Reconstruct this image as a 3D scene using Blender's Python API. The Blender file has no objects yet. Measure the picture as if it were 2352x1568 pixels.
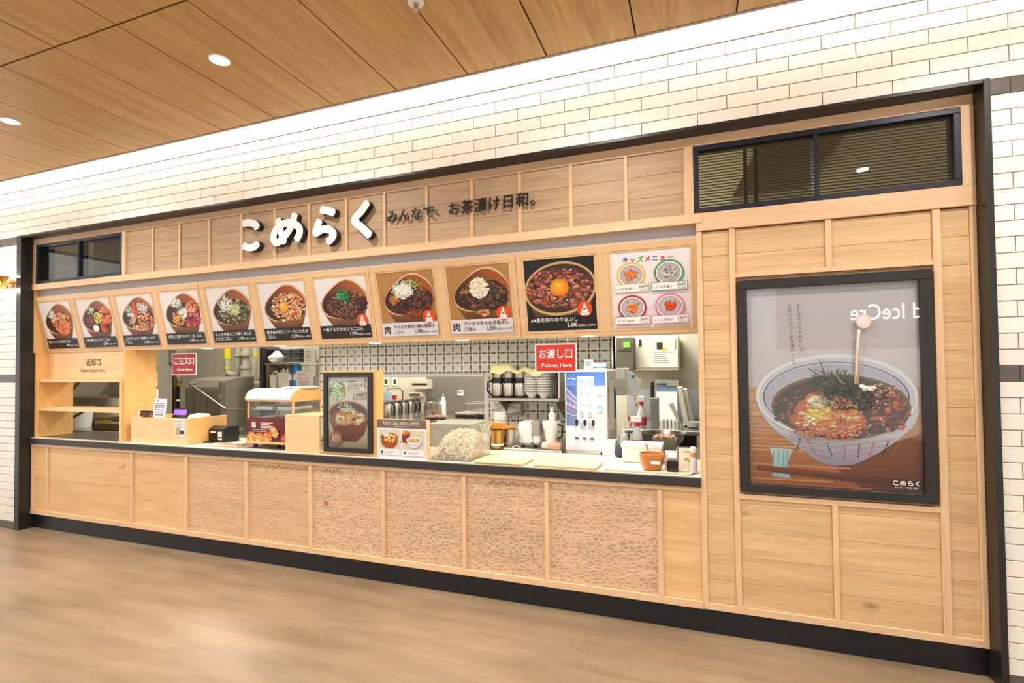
import bpy, bmesh, math, random
from mathutils import Vector, Matrix
random.seed(7)
SC = bpy.context.scene
COL = SC.collection
PI = math.pi

# ------------------------------------------------------------------ camera
# fitted from the photograph's own straight lines (2352 x 1568 frame, focal 1173 px)
FPX, CX, CY = 1173.17, 1176.0, 817.95
YAW, PITCH, ROLL = 0.350237, 0.0221228, -0.0111428
EYE = Vector((0, 0, 1.5))
def cam_axes():
    c, s = math.cos, math.sin
    Rz = Matrix(((c(YAW), -s(YAW), 0), (s(YAW), c(YAW), 0), (0, 0, 1)))
    Rx = Matrix(((1, 0, 0), (0, c(PITCH), -s(PITCH)), (0, s(PITCH), c(PITCH))))
    Rr = Matrix(((c(ROLL), -s(ROLL), 0), (s(ROLL), c(ROLL), 0), (0, 0, 1)))
    B = Matrix(((1, 0, 0), (0, 0, -1), (0, 1, 0)))
    return Rr @ B @ (Rz @ Rx).transposed()
RM = cam_axes()
cd = bpy.data.cameras.new('camera')
cam = bpy.data.objects.new('camera', cd); COL.objects.link(cam)
cd.sensor_width = 36.0; cd.sensor_fit = 'HORIZONTAL'
cd.lens = FPX / 2352 * 36.0
cd.shift_y = (CY - 784) / 2352
cd.clip_start = 0.05
right, up, back = RM[0], -RM[1], -RM[2]
cam.matrix_world = Matrix(((right[0], up[0], back[0], EYE[0]), (right[1], up[1], back[1], EYE[1]), (right[2], up[2], back[2], EYE[2]), (0, 0, 0, 1)))
SC.camera = cam
def ray(x, y):
    return RM.transposed() @ Vector(((x - CX) / FPX, (y - CY) / FPX, 1))
def at(x, y, Y):
    d = ray(x, y); return EYE + d * ((Y - EYE.y) / d.y)
def onz(x, y, Z):
    d = ray(x, y); return EYE + d * ((Z - EYE.z) / d.z)
def in_frame(p):
    q = RM @ (Vector(p) - EYE)
    return q.z > 0 and 0 <= CX + FPX * q.x / q.z <= 2352 and 0 <= CY + FPX * q.y / q.z <= 1568
def off(p):
    """name ending of a lamp that stands outside the picture"""
    return '' if in_frame(p) else '_offscreen'
def rect(x0, y0, x1, y1, Y):
    ym, xm = (y0 + y1) / 2, (x0 + x1) / 2
    return at(x0, ym, Y).x, at(x1, ym, Y).x, at(xm, y1, Y).z, at(xm, y0, Y).z

# ------------------------------------------------------------------ world, light level
w = bpy.data.worlds.new('hall'); SC.world = w; w.use_nodes = True
w.node_tree.nodes['Background'].inputs[0].default_value = (1.0, 0.975, 0.95, 1)
w.node_tree.nodes['Background'].inputs[1].default_value = 1.0
SC.view_settings.view_transform = 'Standard'
SC.view_settings.look = 'None'
SC.view_settings.gamma = 1.0
SC.view_settings.use_curve_mapping = False
SC.view_settings.exposure = 0.60
DOWN_W, COVE_E, SOFFIT_W, KITCHEN_W = 14, 23.0, 3.6, 30

# ------------------------------------------------------------------ materials
def lin(h):
    if not isinstance(h, str): return tuple(h) + ((1,) if len(h) == 3 else ())
    h = h.lstrip('#')
    v = [int(h[i:i + 2], 16) / 255 for i in (0, 2, 4)]
    return tuple(c / 12.92 if c <= .04045 else ((c + .055) / 1.055) ** 2.4 for c in v) + (1,)
MATS = {}
def newmat(name):
    m = bpy.data.materials.new(name); m.use_nodes = True
    return m, m.node_tree, m.node_tree.nodes['Principled BSDF']
def mat(name, col='cccccc', rough=.5, metal=0, spec=.5, emit=None, es=0, bump=0, bscale=60, var=0):
    if name in MATS: return MATS[name]
    m, nt, b = newmat(name); MATS[name] = m
    b.inputs['Base Color'].default_value = lin(col); b.inputs['Roughness'].default_value = rough
    b.inputs['Metallic'].default_value = metal; b.inputs['Specular IOR Level'].default_value = spec
    if emit:
        b.inputs['Emission Color'].default_value = lin(emit); b.inputs['Emission Strength'].default_value = es
    if bump or var:
        tc = nt.nodes.new('ShaderNodeTexCoord'); n = nt.nodes.new('ShaderNodeTexNoise')
        n.inputs['Scale'].default_value = bscale; n.inputs['Detail'].default_value = 4
        nt.links.new(tc.outputs['Object'], n.inputs['Vector'])
        if bump:
            bp = nt.nodes.new('ShaderNodeBump'); bp.inputs['Strength'].default_value = bump; bp.inputs['Distance'].default_value = .002
            nt.links.new(n.outputs['Fac'], bp.inputs['Height']); nt.links.new(bp.outputs['Normal'], b.inputs['Normal'])
        if var:
            mx = nt.nodes.new('ShaderNodeMixRGB'); c = lin(col)
            mx.inputs[1].default_value = tuple(x * (1 - var) for x in c[:3]) + (1,)
            mx.inputs[2].default_value = tuple(min(1, x * (1 + var)) for x in c[:3]) + (1,)
            nt.links.new(n.outputs['Fac'], mx.inputs[0]); nt.links.new(mx.outputs[0], b.inputs['Base Color'])
    return m
def wood(name, dark, light, axis='X', rough=.5, scale=1.0, knots=.0, contrast=1.0, pervar=.10, scales=0.0):
    """procedural timber: noise stretched along the grain axis, offset per object"""
    if name in MATS: return MATS[name]
    m, nt, b = newmat(name); MATS[name] = m
    L, N = nt.links.new, nt.nodes.new
    tc = N('ShaderNodeTexCoord'); oi = N('ShaderNodeObjectInfo')
    mul = N('ShaderNodeVectorMath'); mul.operation = 'SCALE'; mul.inputs[3].default_value = 37.0
    comb = N('ShaderNodeCombineXYZ')
    for i in range(3): L(oi.outputs['Random'], comb.inputs[i])
    L(comb.outputs[0], mul.inputs[0])
    add = N('ShaderNodeVectorMath'); L(tc.outputs['Object'], add.inputs[0]); L(mul.outputs[0], add.inputs[1])
    mp = N('ShaderNodeMapping'); s = [22 * scale] * 3; s['XYZ'.index(axis)] = 1.6 * scale
    mp.inputs['Scale'].default_value = s; L(add.outputs[0], mp.inputs['Vector'])
    n1 = N('ShaderNodeTexNoise'); n1.inputs['Scale'].default_value = 1.0; n1.inputs['Detail'].default_value = 6; n1.inputs['Distortion'].default_value = .6
    L(mp.outputs[0], n1.inputs['Vector'])
    mp2 = N('ShaderNodeMapping'); s2 = [140 * scale] * 3; s2['XYZ'.index(axis)] = 5 * scale
    mp2.inputs['Scale'].default_value = s2; L(add.outputs[0], mp2.inputs['Vector'])
    n2 = N('ShaderNodeTexNoise'); n2.inputs['Scale'].default_value = 1.0; n2.inputs['Detail'].default_value = 3
    L(mp2.outputs[0], n2.inputs['Vector'])
    mixf = N('ShaderNodeMath'); mixf.operation = 'MULTIPLY_ADD'; mixf.inputs[1].default_value = .45
    L(n2.outputs['Fac'], mixf.inputs[0])
    sc = N('ShaderNodeMath'); sc.operation = 'MULTIPLY'; sc.inputs[1].default_value = .55; L(n1.outputs['Fac'], sc.inputs[0])
    L(sc.outputs[0], mixf.inputs[2])
    cr = N('ShaderNodeValToRGB'); e = cr.color_ramp.elements
    e[0].position = .5 - .2 / contrast; e[1].position = .5 + .16 / contrast
    e[0].color = lin(dark); e[1].color = lin(light)
    L(mixf.outputs[0], cr.inputs[0]); out = cr.outputs[0]
    if knots:
        v = N('ShaderNodeTexVoronoi'); v.inputs['Scale'].default_value = 4.2
        mpk = N('ShaderNodeMapping'); sk = [1.0] * 3; sk['XYZ'.index(axis)] = .45; mpk.inputs['Scale'].default_value = sk
        L(add.outputs[0], mpk.inputs['Vector']); L(mpk.outputs[0], v.inputs['Vector'])
        kr = N('ShaderNodeValToRGB'); kr.color_ramp.elements[0].position = .02; kr.color_ramp.elements[1].position = .10
        kr.color_ramp.elements[0].color = (1, 1, 1, 1); kr.color_ramp.elements[1].color = (0, 0, 0, 1)
        L(v.outputs['Distance'], kr.inputs[0])
        km = N('ShaderNodeMath'); km.operation = 'MULTIPLY'; km.inputs[1].default_value = knots; L(kr.outputs[0], km.inputs[0])
        mk = N('ShaderNodeMixRGB'); mk.inputs[2].default_value = lin('6b4a2c'); L(km.outputs[0], mk.inputs[0]); L(out, mk.inputs[1]); out = mk.outputs[0]
    if scales:
        # carved, net-like relief of the front boards
        wn = N('ShaderNodeTexNoise'); wn.inputs['Scale'].default_value = 9; L(tc.outputs['Object'], wn.inputs['Vector'])
        wa = N('ShaderNodeVectorMath'); wa.operation = 'MULTIPLY_ADD'; wa.inputs[1].default_value = (.03, .03, .03)
        L(wn.outputs['Color'], wa.inputs[0]); L(tc.outputs['Object'], wa.inputs[2])
        ms = N('ShaderNodeMapping'); ms.inputs['Scale'].default_value = (24, 0.001, 44); ms.inputs['Rotation'].default_value = (0, .18, 0)
        L(wa.outputs[0], ms.inputs['Vector'])
        vo = N('ShaderNodeTexVoronoi'); vo.feature = 'DISTANCE_TO_EDGE'; vo.inputs['Scale'].default_value = 1; vo.inputs['Randomness'].default_value = .75
        L(ms.outputs[0], vo.inputs['Vector'])
        sr = N('ShaderNodeValToRGB'); sr.color_ramp.elements[0].position = .03; sr.color_ramp.elements[1].position = .22
        L(vo.outputs['Distance'], sr.inputs[0])
        big = N('ShaderNodeTexNoise'); big.inputs['Scale'].default_value = 5; L(add.outputs[0], big.inputs['Vector'])
        sm = N('ShaderNodeMath'); sm.operation = 'MULTIPLY'; L(sr.outputs[0], sm.inputs[0]); L(big.outputs['Fac'], sm.inputs[1])
        sm2 = N('ShaderNodeMath'); sm2.operation = 'MULTIPLY'; sm2.inputs[1].default_value = scales; L(sm.outputs[0], sm2.inputs[0])
        mk = N('ShaderNodeMixRGB'); mk.inputs[2].default_value = lin('9c8478'); L(sm2.outputs[0], mk.inputs[0]); L(out, mk.inputs[1]); out = mk.outputs[0]
        bp = N('ShaderNodeBump'); bp.inputs['Strength'].default_value = .55 * min(1, scales); bp.inputs['Distance'].default_value = .004; bp.invert = True
        L(sr.outputs[0], bp.inputs['Height']); L(bp.outputs['Normal'], b.inputs['Normal'])
    hv = N('ShaderNodeHueSaturation'); L(out, hv.inputs['Color'])
    mr = N('ShaderNodeMapRange'); mr.inputs[3].default_value = 1 - pervar; mr.inputs[4].default_value = 1 + pervar
    L(oi.outputs['Random'], mr.inputs[0]); L(mr.outputs[0], hv.inputs['Value']); L(hv.outputs[0], b.inputs['Base Color'])
    b.inputs['Roughness'].default_value = rough
    if not scales:
        bp = N('ShaderNodeBump'); bp.inputs['Strength'].default_value = .12; bp.inputs['Distance'].default_value = .002
        L(mixf.outputs[0], bp.inputs['Height']); L(bp.outputs['Normal'], b.inputs['Normal'])
    return m
def glass(name, tint='ffffff', refl=1.0, rough=0.0, haze=0.0):
    """thin sheet: see-through with a Fresnel mirror on top"""
    if name in MATS: return MATS[name]
    m = bpy.data.materials.new(name); m.use_nodes = True; MATS[name] = m
    nt = m.node_tree; nt.nodes.clear(); L, N = nt.links.new, nt.nodes.new
    o = N('ShaderNodeOutputMaterial'); tr = N('ShaderNodeBsdfTransparent'); tr.inputs[0].default_value = lin(tint)
    g = N('ShaderNodeBsdfGlossy'); g.inputs['Roughness'].default_value = rough
    lw = N('ShaderNodeLayerWeight'); pw = N('ShaderNodeMath'); pw.operation = 'POWER'; pw.inputs[1].default_value = 5; L(lw.outputs['Facing'], pw.inputs[0])
    ml = N('ShaderNodeMath'); ml.operation = 'MULTIPLY_ADD'; ml.inputs[1].default_value = .9 * refl; ml.inputs[2].default_value = .04 * refl; ml.use_clamp = True; L(pw.outputs[0], ml.inputs[0])
    mx = N('ShaderNodeMixShader'); L(ml.outputs[0], mx.inputs[0])
    src = tr.outputs[0]
    if haze:
        df = N('ShaderNodeBsdfDiffuse'); df.inputs[0].default_value = (.9, .9, .9, 1)
        m2 = N('ShaderNodeMixShader'); m2.inputs[0].default_value = haze; L(tr.outputs[0], m2.inputs[1]); L(df.outputs[0], m2.inputs[2]); src = m2.outputs[0]
    L(src, mx.inputs[1]); L(g.outputs[0], mx.inputs[2]); L(mx.outputs[0], o.inputs[0])
    return m
def print_mat(name, rough=.45, glow=0.0):
    if name in MATS: return MATS[name]
    m, nt, b = newmat(name); MATS[name] = m
    a = nt.nodes.new('ShaderNodeAttribute'); a.attribute_name = 'Col'
    nt.links.new(a.outputs['Color'], b.inputs['Base Color']); b.inputs['Roughness'].default_value = rough
    if glow:
        nt.links.new(a.outputs['Color'], b.inputs['Emission Color']); b.inputs['Emission Strength'].default_value = glow
    return m
PRINT = print_mat('printed paper')
M_PLANK = wood('pale oak boards', 'bc9668', 'dcba8c', 'X', .5, 1.0, .6, 1.0, .05)
M_FASCIA = wood('greyed oak boards', 'a08463', 'c4a683', 'X', .5, 1.0, .5, 1.1, .05)
M_BATV = wood('pale timber upright', 'cba37a', 'e4c29c', 'Z', .45, 1.3, 0, .8, .04)
M_BATH = wood('pale timber rail', 'cba37a', 'e4c29c', 'X', .45, 1.3, 0, .8, .04)
M_OAKV = wood('honey veneer', 'd29d58', 'eabc7c', 'Z', .45, 1.0, 0, .7, .03)
M_OAKH = wood('light veneer', 'd9b07c', 'ecc999', 'X', .45, 1.0, 0, .7, .03)
M_MENUW = wood('menu frame timber', 'cda77a', 'e0bd92', 'X', .5, 1.2, 0, .6, .02)
M_CEIL = wood('ceiling oak veneer', 'a68049', 'cba66c', 'Y', .45, 0.7, 0, 1.1, .05)
M_BLACK = mat('black steel', '1f1b18', .38, 0, .5, bump=.05, bscale=300)
M_KICK = mat('black satin kick', '101117', .34, 0, .5)
M_SLAB = mat('black stone', '2b2826', .5, 0, .5, var=.25, bscale=400)
M_STEEL = mat('stainless steel', 'b9b6ae', .28, 1.0)
M_STEELD = mat('dull steel', '8b877d', .42, 1.0)
M_WHITE = mat('white paint', 'eeece6', .5)
M_WPLA = mat('white plastic', 'f0eee8', .35)
M_CREAM = mat('cream plastic', 'e3dfd0', .4)
M_BLACKP = mat('black plastic', '17161a', .35)
M_DGREY = mat('dark grey metal', '3b3a38', .4, .4)
M_GREY = mat('grey board', '9b9692', .7)
M_GLASS = glass('clear pane', 'f4f6f4', 1.0)
M_ACRYL = glass('clear acrylic', 'f8f8f4', 1.2, .03, .10)

# ------------------------------------------------------------------ mesh helpers
WLOC = {}
class MB:
    def __init__(s): s.v, s.f, s.m, s.c = [], [], [], []
    def add(s, vs, fs, mi=0):
        o = len(s.v); s.v += [Vector(p) for p in vs]; s.f += [tuple(i + o for i in f) for f in fs]; s.m += [mi] * len(fs); return s
    def box(s, x0, x1, y0, y1, z0, z1, mi=0):
        x0, x1 = min(x0, x1), max(x0, x1); y0, y1 = min(y0, y1), max(y0, y1); z0, z1 = min(z0, z1), max(z0, z1)
        return s.add([(x0, y0, z0), (x1, y0, z0), (x1, y1, z0), (x0, y1, z0), (x0, y0, z1), (x1, y0, z1), (x1, y1, z1), (x0, y1, z1)],
                     [(0, 3, 2, 1), (4, 5, 6, 7), (0, 1, 5, 4), (1, 2, 6, 5), (2, 3, 7, 6), (3, 0, 4, 7)], mi)
    def cbox(s, x0, x1, y0, y1, z0, z1, c=.003, mi=0):
        """box with all twelve edges chamfered"""
        vs = []; X = (x0, x1); Y = (y0, y1); Z = (z0, z1)
        idx = {}
        for i in (0, 1):
            for j in (0, 1):
                for k in (0, 1):
                    sx, sy, sz = (1 - 2 * i) * c, (1 - 2 * j) * c, (1 - 2 * k) * c
                    b = len(vs); idx[i, j, k] = b
                    vs += [(X[i], Y[j] + sy, Z[k] + sz), (X[i] + sx, Y[j], Z[k] + sz), (X[i] + sx, Y[j] + sy, Z[k])]
        g = lambda i, j, k, a: idx[i, j, k] + a
        fs = []
        for i in (0, 1): fs.append([g(i, 0, 0, 0), g(i, 1, 0, 0), g(i, 1, 1, 0), g(i, 0, 1, 0)][::(-1 if i == 0 else 1)])
        for j in (0, 1): fs.append([g(0, j, 0, 1), g(1, j, 0, 1), g(1, j, 1, 1), g(0, j, 1, 1)][::(1 if j == 0 else -1)])
        for k in (0, 1): fs.append([g(0, 0, k, 2), g(1, 0, k, 2), g(1, 1, k, 2), g(0, 1, k, 2)][::(-1 if k == 0 else 1)])
        for i in (0, 1):
            for j in (0, 1):
                fs.append([g(i, j, 0, 0), g(i, j, 0, 1), g(i, j, 1, 1), g(i, j, 1, 0)])
        for i in (0, 1):
            for k in (0, 1):
                fs.append([g(i, 0, k, 0), g(i, 0, k, 2), g(i, 1, k, 2), g(i, 1, k, 0)])
        for j in (0, 1):
            for k in (0, 1):
                fs.append([g(0, j, k, 1), g(0, j, k, 2), g(1, j, k, 2), g(1, j, k, 1)])
        for i in (0, 1):
            for j in (0, 1):
                for k in (0, 1): fs.append([g(i, j, k, 0), g(i, j, k, 1), g(i, j, k, 2)])
        return s.add(vs, [tuple(f) for f in fs], mi)
    def front(s, x0, x1, y0, y1, z0, z1, c=.002, mi=0):
        """slab whose front (-Y) edges are chamfered: a tile or a board"""
        return s.add([(x0, y1, z0), (x1, y1, z0), (x1, y1, z1), (x0, y1, z1), (x0, y0 + c, z0), (x1, y0 + c, z0), (x1, y0 + c, z1), (x0, y0 + c, z1),
                      (x0 + c, y0, z0 + c), (x1 - c, y0, z0 + c), (x1 - c, y0, z1 - c), (x0 + c, y0, z1 - c)],
                     [(8, 9, 10, 11), (4, 5, 9, 8), (5, 6, 10, 9), (6, 7, 11, 10), (7, 4, 8, 11), (0, 1, 5, 4), (1, 2, 6, 5), (2, 3, 7, 6), (3, 0, 4, 7)], mi)
    def cyl(s, a, b, r0, r1=None, n=16, caps=True, mi=0):
        a, b = Vector(a), Vector(b); r1 = r0 if r1 is None else r1
        d = (b - a).normalized(); t = Vector((0, 0, 1)) if abs(d.z) < .9 else Vector((1, 0, 0))
        u = d.cross(t).normalized(); v = d.cross(u)
        vs = []
        for p, r in ((a, r0), (b, r1)):
            vs += [p + (u * math.cos(2 * PI * i / n) + v * math.sin(2 * PI * i / n)) * r for i in range(n)]
        fs = [(i, i + n, (i + 1) % n + n, (i + 1) % n) for i in range(n)]
        if caps: fs += [tuple(range(n)), tuple(range(2 * n - 1, n - 1, -1))]
        return s.add(vs, fs, mi)
    def lathe(s, c, prof, n=20, mi=0, sx=1, sy=1):
        """prof: list of (radius, height) from bottom to top around a vertical axis at c"""
        c = Vector(c); vs = []
        for r, h in prof: vs += [c + Vector((r * sx * math.cos(2 * PI * i / n), r * sy * math.sin(2 * PI * i / n), h)) for i in range(n)]
        fs = []
        for k in range(len(prof) - 1):
            fs += [(k * n + i, k * n + (i + 1) % n, (k + 1) * n + (i + 1) % n, (k + 1) * n + i) for i in range(n)]
        fs += [tuple(range(n - 1, -1, -1)), tuple(range((len(prof) - 1) * n, len(prof) * n))]
        return s.add(vs, fs, mi)
    def tube(s, pts, r, n=8, mi=0):
        pts = [Vector(p) for p in pts]; rs = r if isinstance(r, (list, tuple)) else [r] * len(pts)
        vs = []; pu = None
        for k, p in enumerate(pts):
            d = (pts[min(k + 1, len(pts) - 1)] - pts[max(k - 1, 0)]).normalized()
            if pu is None:
                t = Vector((0, 0, 1)) if abs(d.z) < .9 else Vector((1, 0, 0)); pu = d.cross(t).normalized()
            u = (pu - d * pu.dot(d)).normalized(); pu = u; v = d.cross(u)
            vs += [p + (u * math.cos(2 * PI * i / n) + v * math.sin(2 * PI * i / n)) * rs[k] for i in range(n)]
        fs = []
        for k in range(len(pts) - 1): fs += [(k * n + i, k * n + (i + 1) % n, (k + 1) * n + (i + 1) % n, (k + 1) * n + i) for i in range(n)]
        fs += [tuple(range(n - 1, -1, -1)), tuple(range((len(pts) - 1) * n, len(pts) * n))]
        return s.add(vs, fs, mi)
    def prism(s, poly, d, axis='Y', off=0.0, mi=0):
        """poly of (a, b) extruded by d; axis Y: (x, z) swept off..off+d in y; axis X: (y, z) swept in x; axis Z: (x, y) swept in z"""
        n = len(poly)
        P = {'Y': lambda a, b, t: (a, t, b), 'X': lambda a, b, t: (t, a, b), 'Z': lambda a, b, t: (a, b, t)}[axis]
        vs = [P(a, b, off) for a, b in poly] + [P(a, b, off + d) for a, b in poly]
        fs = [tuple(range(n)), tuple(range(2 * n - 1, n - 1, -1))] + [(i, i + n, (i + 1) % n + n, (i + 1) % n) for i in range(n)]
        return s.add(vs, fs, mi)
    def mesh(s, name, mats, smooth=False, shift=Vector((0, 0, 0)), fixn=True):
        me = bpy.data.meshes.new(name)
        me.from_pydata([tuple(p - shift) for p in s.v], [], s.f)
        for m in (mats if isinstance(mats, (list, tuple)) else [mats]): me.materials.append(m)
        for p, mi in zip(me.polygons, s.m): p.material_index = mi
        if fixn:
            bm = bmesh.new(); bm.from_mesh(me); bmesh.ops.recalc_face_normals(bm, faces=bm.faces); bm.to_mesh(me); bm.free()
        if smooth:
            me.polygons.foreach_set('use_smooth', [True] * len(me.polygons))
            try: me.set_sharp_from_angle(angle=math.radians(38))
            except Exception: pass
        me.update(); return me
    def build(s, name, mats, parent=None, smooth=False, origin=None, fixn=True):
        """verts are given in world space; the object sits at its parent's place (or at origin)"""
        if parent is not None: sh = WLOC.get(parent.name, Vector((0, 0, 0)))
        else: sh = Vector(origin) if origin is not None else Vector((0, 0, 0))
        o = bpy.data.objects.new(name, s.mesh(name, mats, smooth, sh, fixn)); COL.objects.link(o)
        if parent is not None: o.parent = parent
        else: o.location = sh
        WLOC[o.name] = sh.copy()
        return o
def tag(o, label=None, cat=None, group=None, kind=None):
    if label: o['label'] = label
    if cat: o['category'] = cat
    if group: o['group'] = group
    if kind: o['kind'] = kind
    return o
def thing(name, label, cat, loc, group=None):
    o = bpy.data.objects.new(name, None); COL.objects.link(o); o.empty_display_size = .05
    o.location = Vector(loc); WLOC[o.name] = Vector(loc)
    return tag(o, label, cat, group)
def struct(name, label=None):
    o = bpy.data.objects.new(name, None); COL.objects.link(o); WLOC[o.name] = Vector((0, 0, 0)); o['kind'] = 'structure'
    if label: o['label'] = label
    return o
def inst(name, me, loc, parent=None):
    """another object on shared mesh data; loc in world space"""
    o = bpy.data.objects.new(name, me); COL.objects.link(o)
    if parent is not None: o.parent = parent; loc = Vector(loc) - WLOC.get(parent.name, Vector((0, 0, 0)))
    o.location = loc; return o
MCACHE = {}
def slab(name, x0, x1, y0, y1, z0, z1, m, parent, c=.002):
    """board/tile object with its origin at its centre; equal sizes share a mesh"""
    k = (name, round(x1 - x0, 4), round(y1 - y0, 4), round(z1 - z0, 4), m.name, c)
    if k not in MCACHE:
        a, b, d = (x1 - x0) / 2, (y1 - y0) / 2, (z1 - z0) / 2
        MCACHE[k] = MB().front(-a, a, -b, b, -d, d, c).mesh(name, m)
    return inst(name, MCACHE[k], ((x0 + x1) / 2, (y0 + y1) / 2, (z0 + z1) / 2), parent)

# ------------------------------------------------------------------ lettering and flat print
TCACHE = {}
def text_geo(body, res=3):
    """outline mesh of a string at size 1, left aligned on the baseline"""
    if (body, res) in TCACHE: return TCACHE[body, res]
    c = bpy.data.curves.new('t', 'FONT'); c.body = body; c.resolution_u = res
    o = bpy.data.objects.new('t', c); COL.objects.link(o)
    dg = bpy.context.evaluated_depsgraph_get(); ev = o.evaluated_get(dg); me = ev.to_mesh()
    vs = [(v.co.x, v.co.y) for v in me.vertices]; fs = [tuple(p.vertices) for p in me.polygons]
    ev.to_mesh_clear(); bpy.data.objects.remove(o); bpy.data.curves.remove(c)
    TCACHE[body, res] = (vs, fs); return vs, fs
class Print:
    """flat artwork in a plane: u to the right, v up; each shape carries its own colour"""
    def __init__(s): s.v, s.f, s.c, s.z = [], [], [], 0.0
    def poly(s, pts, col, dz=.00025, z=None):
        if z is None: s.z += dz; z = s.z
        o = len(s.v); s.v += [(p[0], -z, p[1]) for p in pts]; s.f.append(tuple(range(o, o + len(pts))))
        s.c += [lin(c) for c in col] if isinstance(col, list) else [lin(col)] * len(pts)
    def rect(s, u0, v0, u1, v1, col, **k): s.poly([(u0, v0), (u1, v0), (u1, v1), (u0, v1)], col, **k)
    def vgrad(s, u0, v0, u1, v1, cb, ct, **k): s.poly([(u0, v0), (u1, v0), (u1, v1), (u0, v1)], [cb, cb, ct, ct], **k)
    def ell(s, cx, cy, rx, ry, col, rot=0, n=28, a0=0, a1=2 * PI, **k):
        c, q = math.cos(rot), math.sin(rot); pts = []
        for i in range(n):
            t = a0 + (a1 - a0) * i / (n if a1 - a0 > 6.2 else n - 1); x, y = rx * math.cos(t), ry * math.sin(t)
            pts.append((cx + x * c - y * q, cy + x * q + y * c))
        s.poly(pts, col, **k)
    def ring(s, cx, cy, rx, ry, wd, col, rot=0, n=36, dz=.00025):
        s.z += dz; c, q = math.cos(rot), math.sin(rot); o = len(s.v)
        for i in range(n):
            t = 2 * PI * i / n
            for e in (0, wd):
                x, y = (rx - e) * math.cos(t), (ry - e * ry / rx) * math.sin(t)
                s.v.append((cx + x * c - y * q, -s.z, cy + x * q + y * c)); s.c.append(lin(col))
        s.f += [(o + 2 * i, o + 2 * ((i + 1) % n), o + 2 * ((i + 1) % n) + 1, o + 2 * i + 1) for i in range(n)]
    def line(s, pts, wd, col, **k):
        L, R = [], []
        for i, p in enumerate(pts):
            a, b = pts[max(i - 1, 0)], pts[min(i + 1, len(pts) - 1)]
            dx, dy = b[0] - a[0], b[1] - a[1]; l = math.hypot(dx, dy) or 1
            L.append((p[0] - dy / l * wd / 2, p[1] + dx / l * wd / 2)); R.append((p[0] + dy / l * wd / 2, p[1] - dx / l * wd / 2))
        for i in range(len(pts) - 1):
            s.poly([L[i], R[i], R[i + 1], L[i + 1]], col, **({**k, 'dz': 0} if i else k))
    def text(s, body, u, v, h, col, align='L', wd=None, dz=.0003, sq=1.0, bold=0, res=3):
        """h: em size in metres; wd: force the total width; sq: horizontal squeeze"""
        vs, fs = text_geo(body, res)
        if not vs: return
        x0, x1 = min(p[0] for p in vs), max(p[0] for p in vs)
        kx = h * sq if wd is None else wd / max(1e-6, x1 - x0)
        W = (x1 - x0) * kx; ox = u - x0 * kx - {'L': 0, 'C': W / 2, 'R': W}[align]
        s.z += dz
        for du, dv in ([(0, 0)] if not bold else [(0, 0), (bold, 0), (-bold, 0), (0, bold), (0, -bold)]):
            o = len(s.v); s.v += [(ox + p[0] * kx + du, -s.z, v + p[1] * h + dv) for p in vs]; s.c += [lin(col)] * len(vs)
            s.f += [tuple(i + o for i in f) for f in fs]; s.z += .00002
        return W
    def chunks(s, cx, cy, rx, ry, n, size, pal, rot=None, flat=.7, layers=40):
        z0 = s.z + .0002
        for i in range(n):
            t = random.random() * 2 * PI; r = math.sqrt(random.random())
            x, y = cx + rx * r * math.cos(t), cy + ry * r * math.sin(t)
            k = random.choice(pal); m = random.randint(5, 7); a0 = random.random() * 6; ss = size * random.uniform(.55, 1.25)
            pts = [(x + ss * random.uniform(.7, 1.1) * math.cos(a0 + 2 * PI * j / m), y + ss * flat * random.uniform(.7, 1.1) * math.sin(a0 + 2 * PI * j / m)) for j in range(m)]
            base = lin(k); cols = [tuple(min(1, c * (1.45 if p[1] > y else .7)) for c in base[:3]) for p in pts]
            s.poly(pts, cols, z=z0 + .00002 * (i * layers // n))
        s.z = z0 + .00002 * layers
    def shreds(s, cx, cy, rx, ry, n, ln, wd, pal, layers=40, up=0.0):
        z0 = s.z + .0002
        for i in range(n):
            t = random.random() * 2 * PI; r = math.sqrt(random.random())
            x, y = cx + rx * r * math.cos(t), cy + ry * r * math.sin(t); a = random.random() * PI
            dx, dy = ln * math.cos(a) * random.uniform(.5, 1), ln * (math.sin(a) * random.uniform(.5, 1) + up)
            b = random.uniform(-.4, .4); mx, my = x + dx / 2 - dy * b * .5, y + dy / 2 + dx * b * .5
            s.line([(x, y), (mx, my), (x + dx, y + dy)], wd, random.choice(pal), z=z0 + .00002 * (i * layers // n))
        s.z = z0 + .00002 * layers
    def blob(s, cx, cy, rx, ry, cin, cout, rot=0, n=24, hx=0, hy=0):
        """ellipse shaded from cin (at the offset centre) to cout"""
        s.z += .0002; c, q = math.cos(rot), math.sin(rot); o = len(s.v); s.v.append((cx + hx, -s.z, cy + hy)); s.c.append(lin(cin))
        for i in range(n):
            t = 2 * PI * i / n; x, y = rx * math.cos(t), ry * math.sin(t)
            s.v.append((cx + x * c - y * q, -s.z, cy + x * q + y * c)); s.c.append(lin(cout))
        s.f += [(o, o + 1 + i, o + 1 + (i + 1) % n) for i in range(n)]
    def build(s, name, m, parent=None, M=None):
        """M: matrix from the print plane (x right, -y out, z up) to world"""
        me = bpy.data.meshes.new(name); me.from_pydata(s.v, [], s.f); me.materials.append(m)
        a = me.color_attributes.new('Col', 'FLOAT_COLOR', 'POINT')
        a.data.foreach_set('color', [x for c in s.c for x in (*(max(0, q) ** 1.22 * .93 for q in c[:3]), 1)])
        o = bpy.data.objects.new(name, me); COL.objects.link(o)
        M = M or Matrix()
        if parent is not None:
            o.parent = parent; M = Matrix.Translation(-WLOC.get(parent.name, Vector((0, 0, 0)))) @ M
        o.matrix_local = M
        return o
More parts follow.
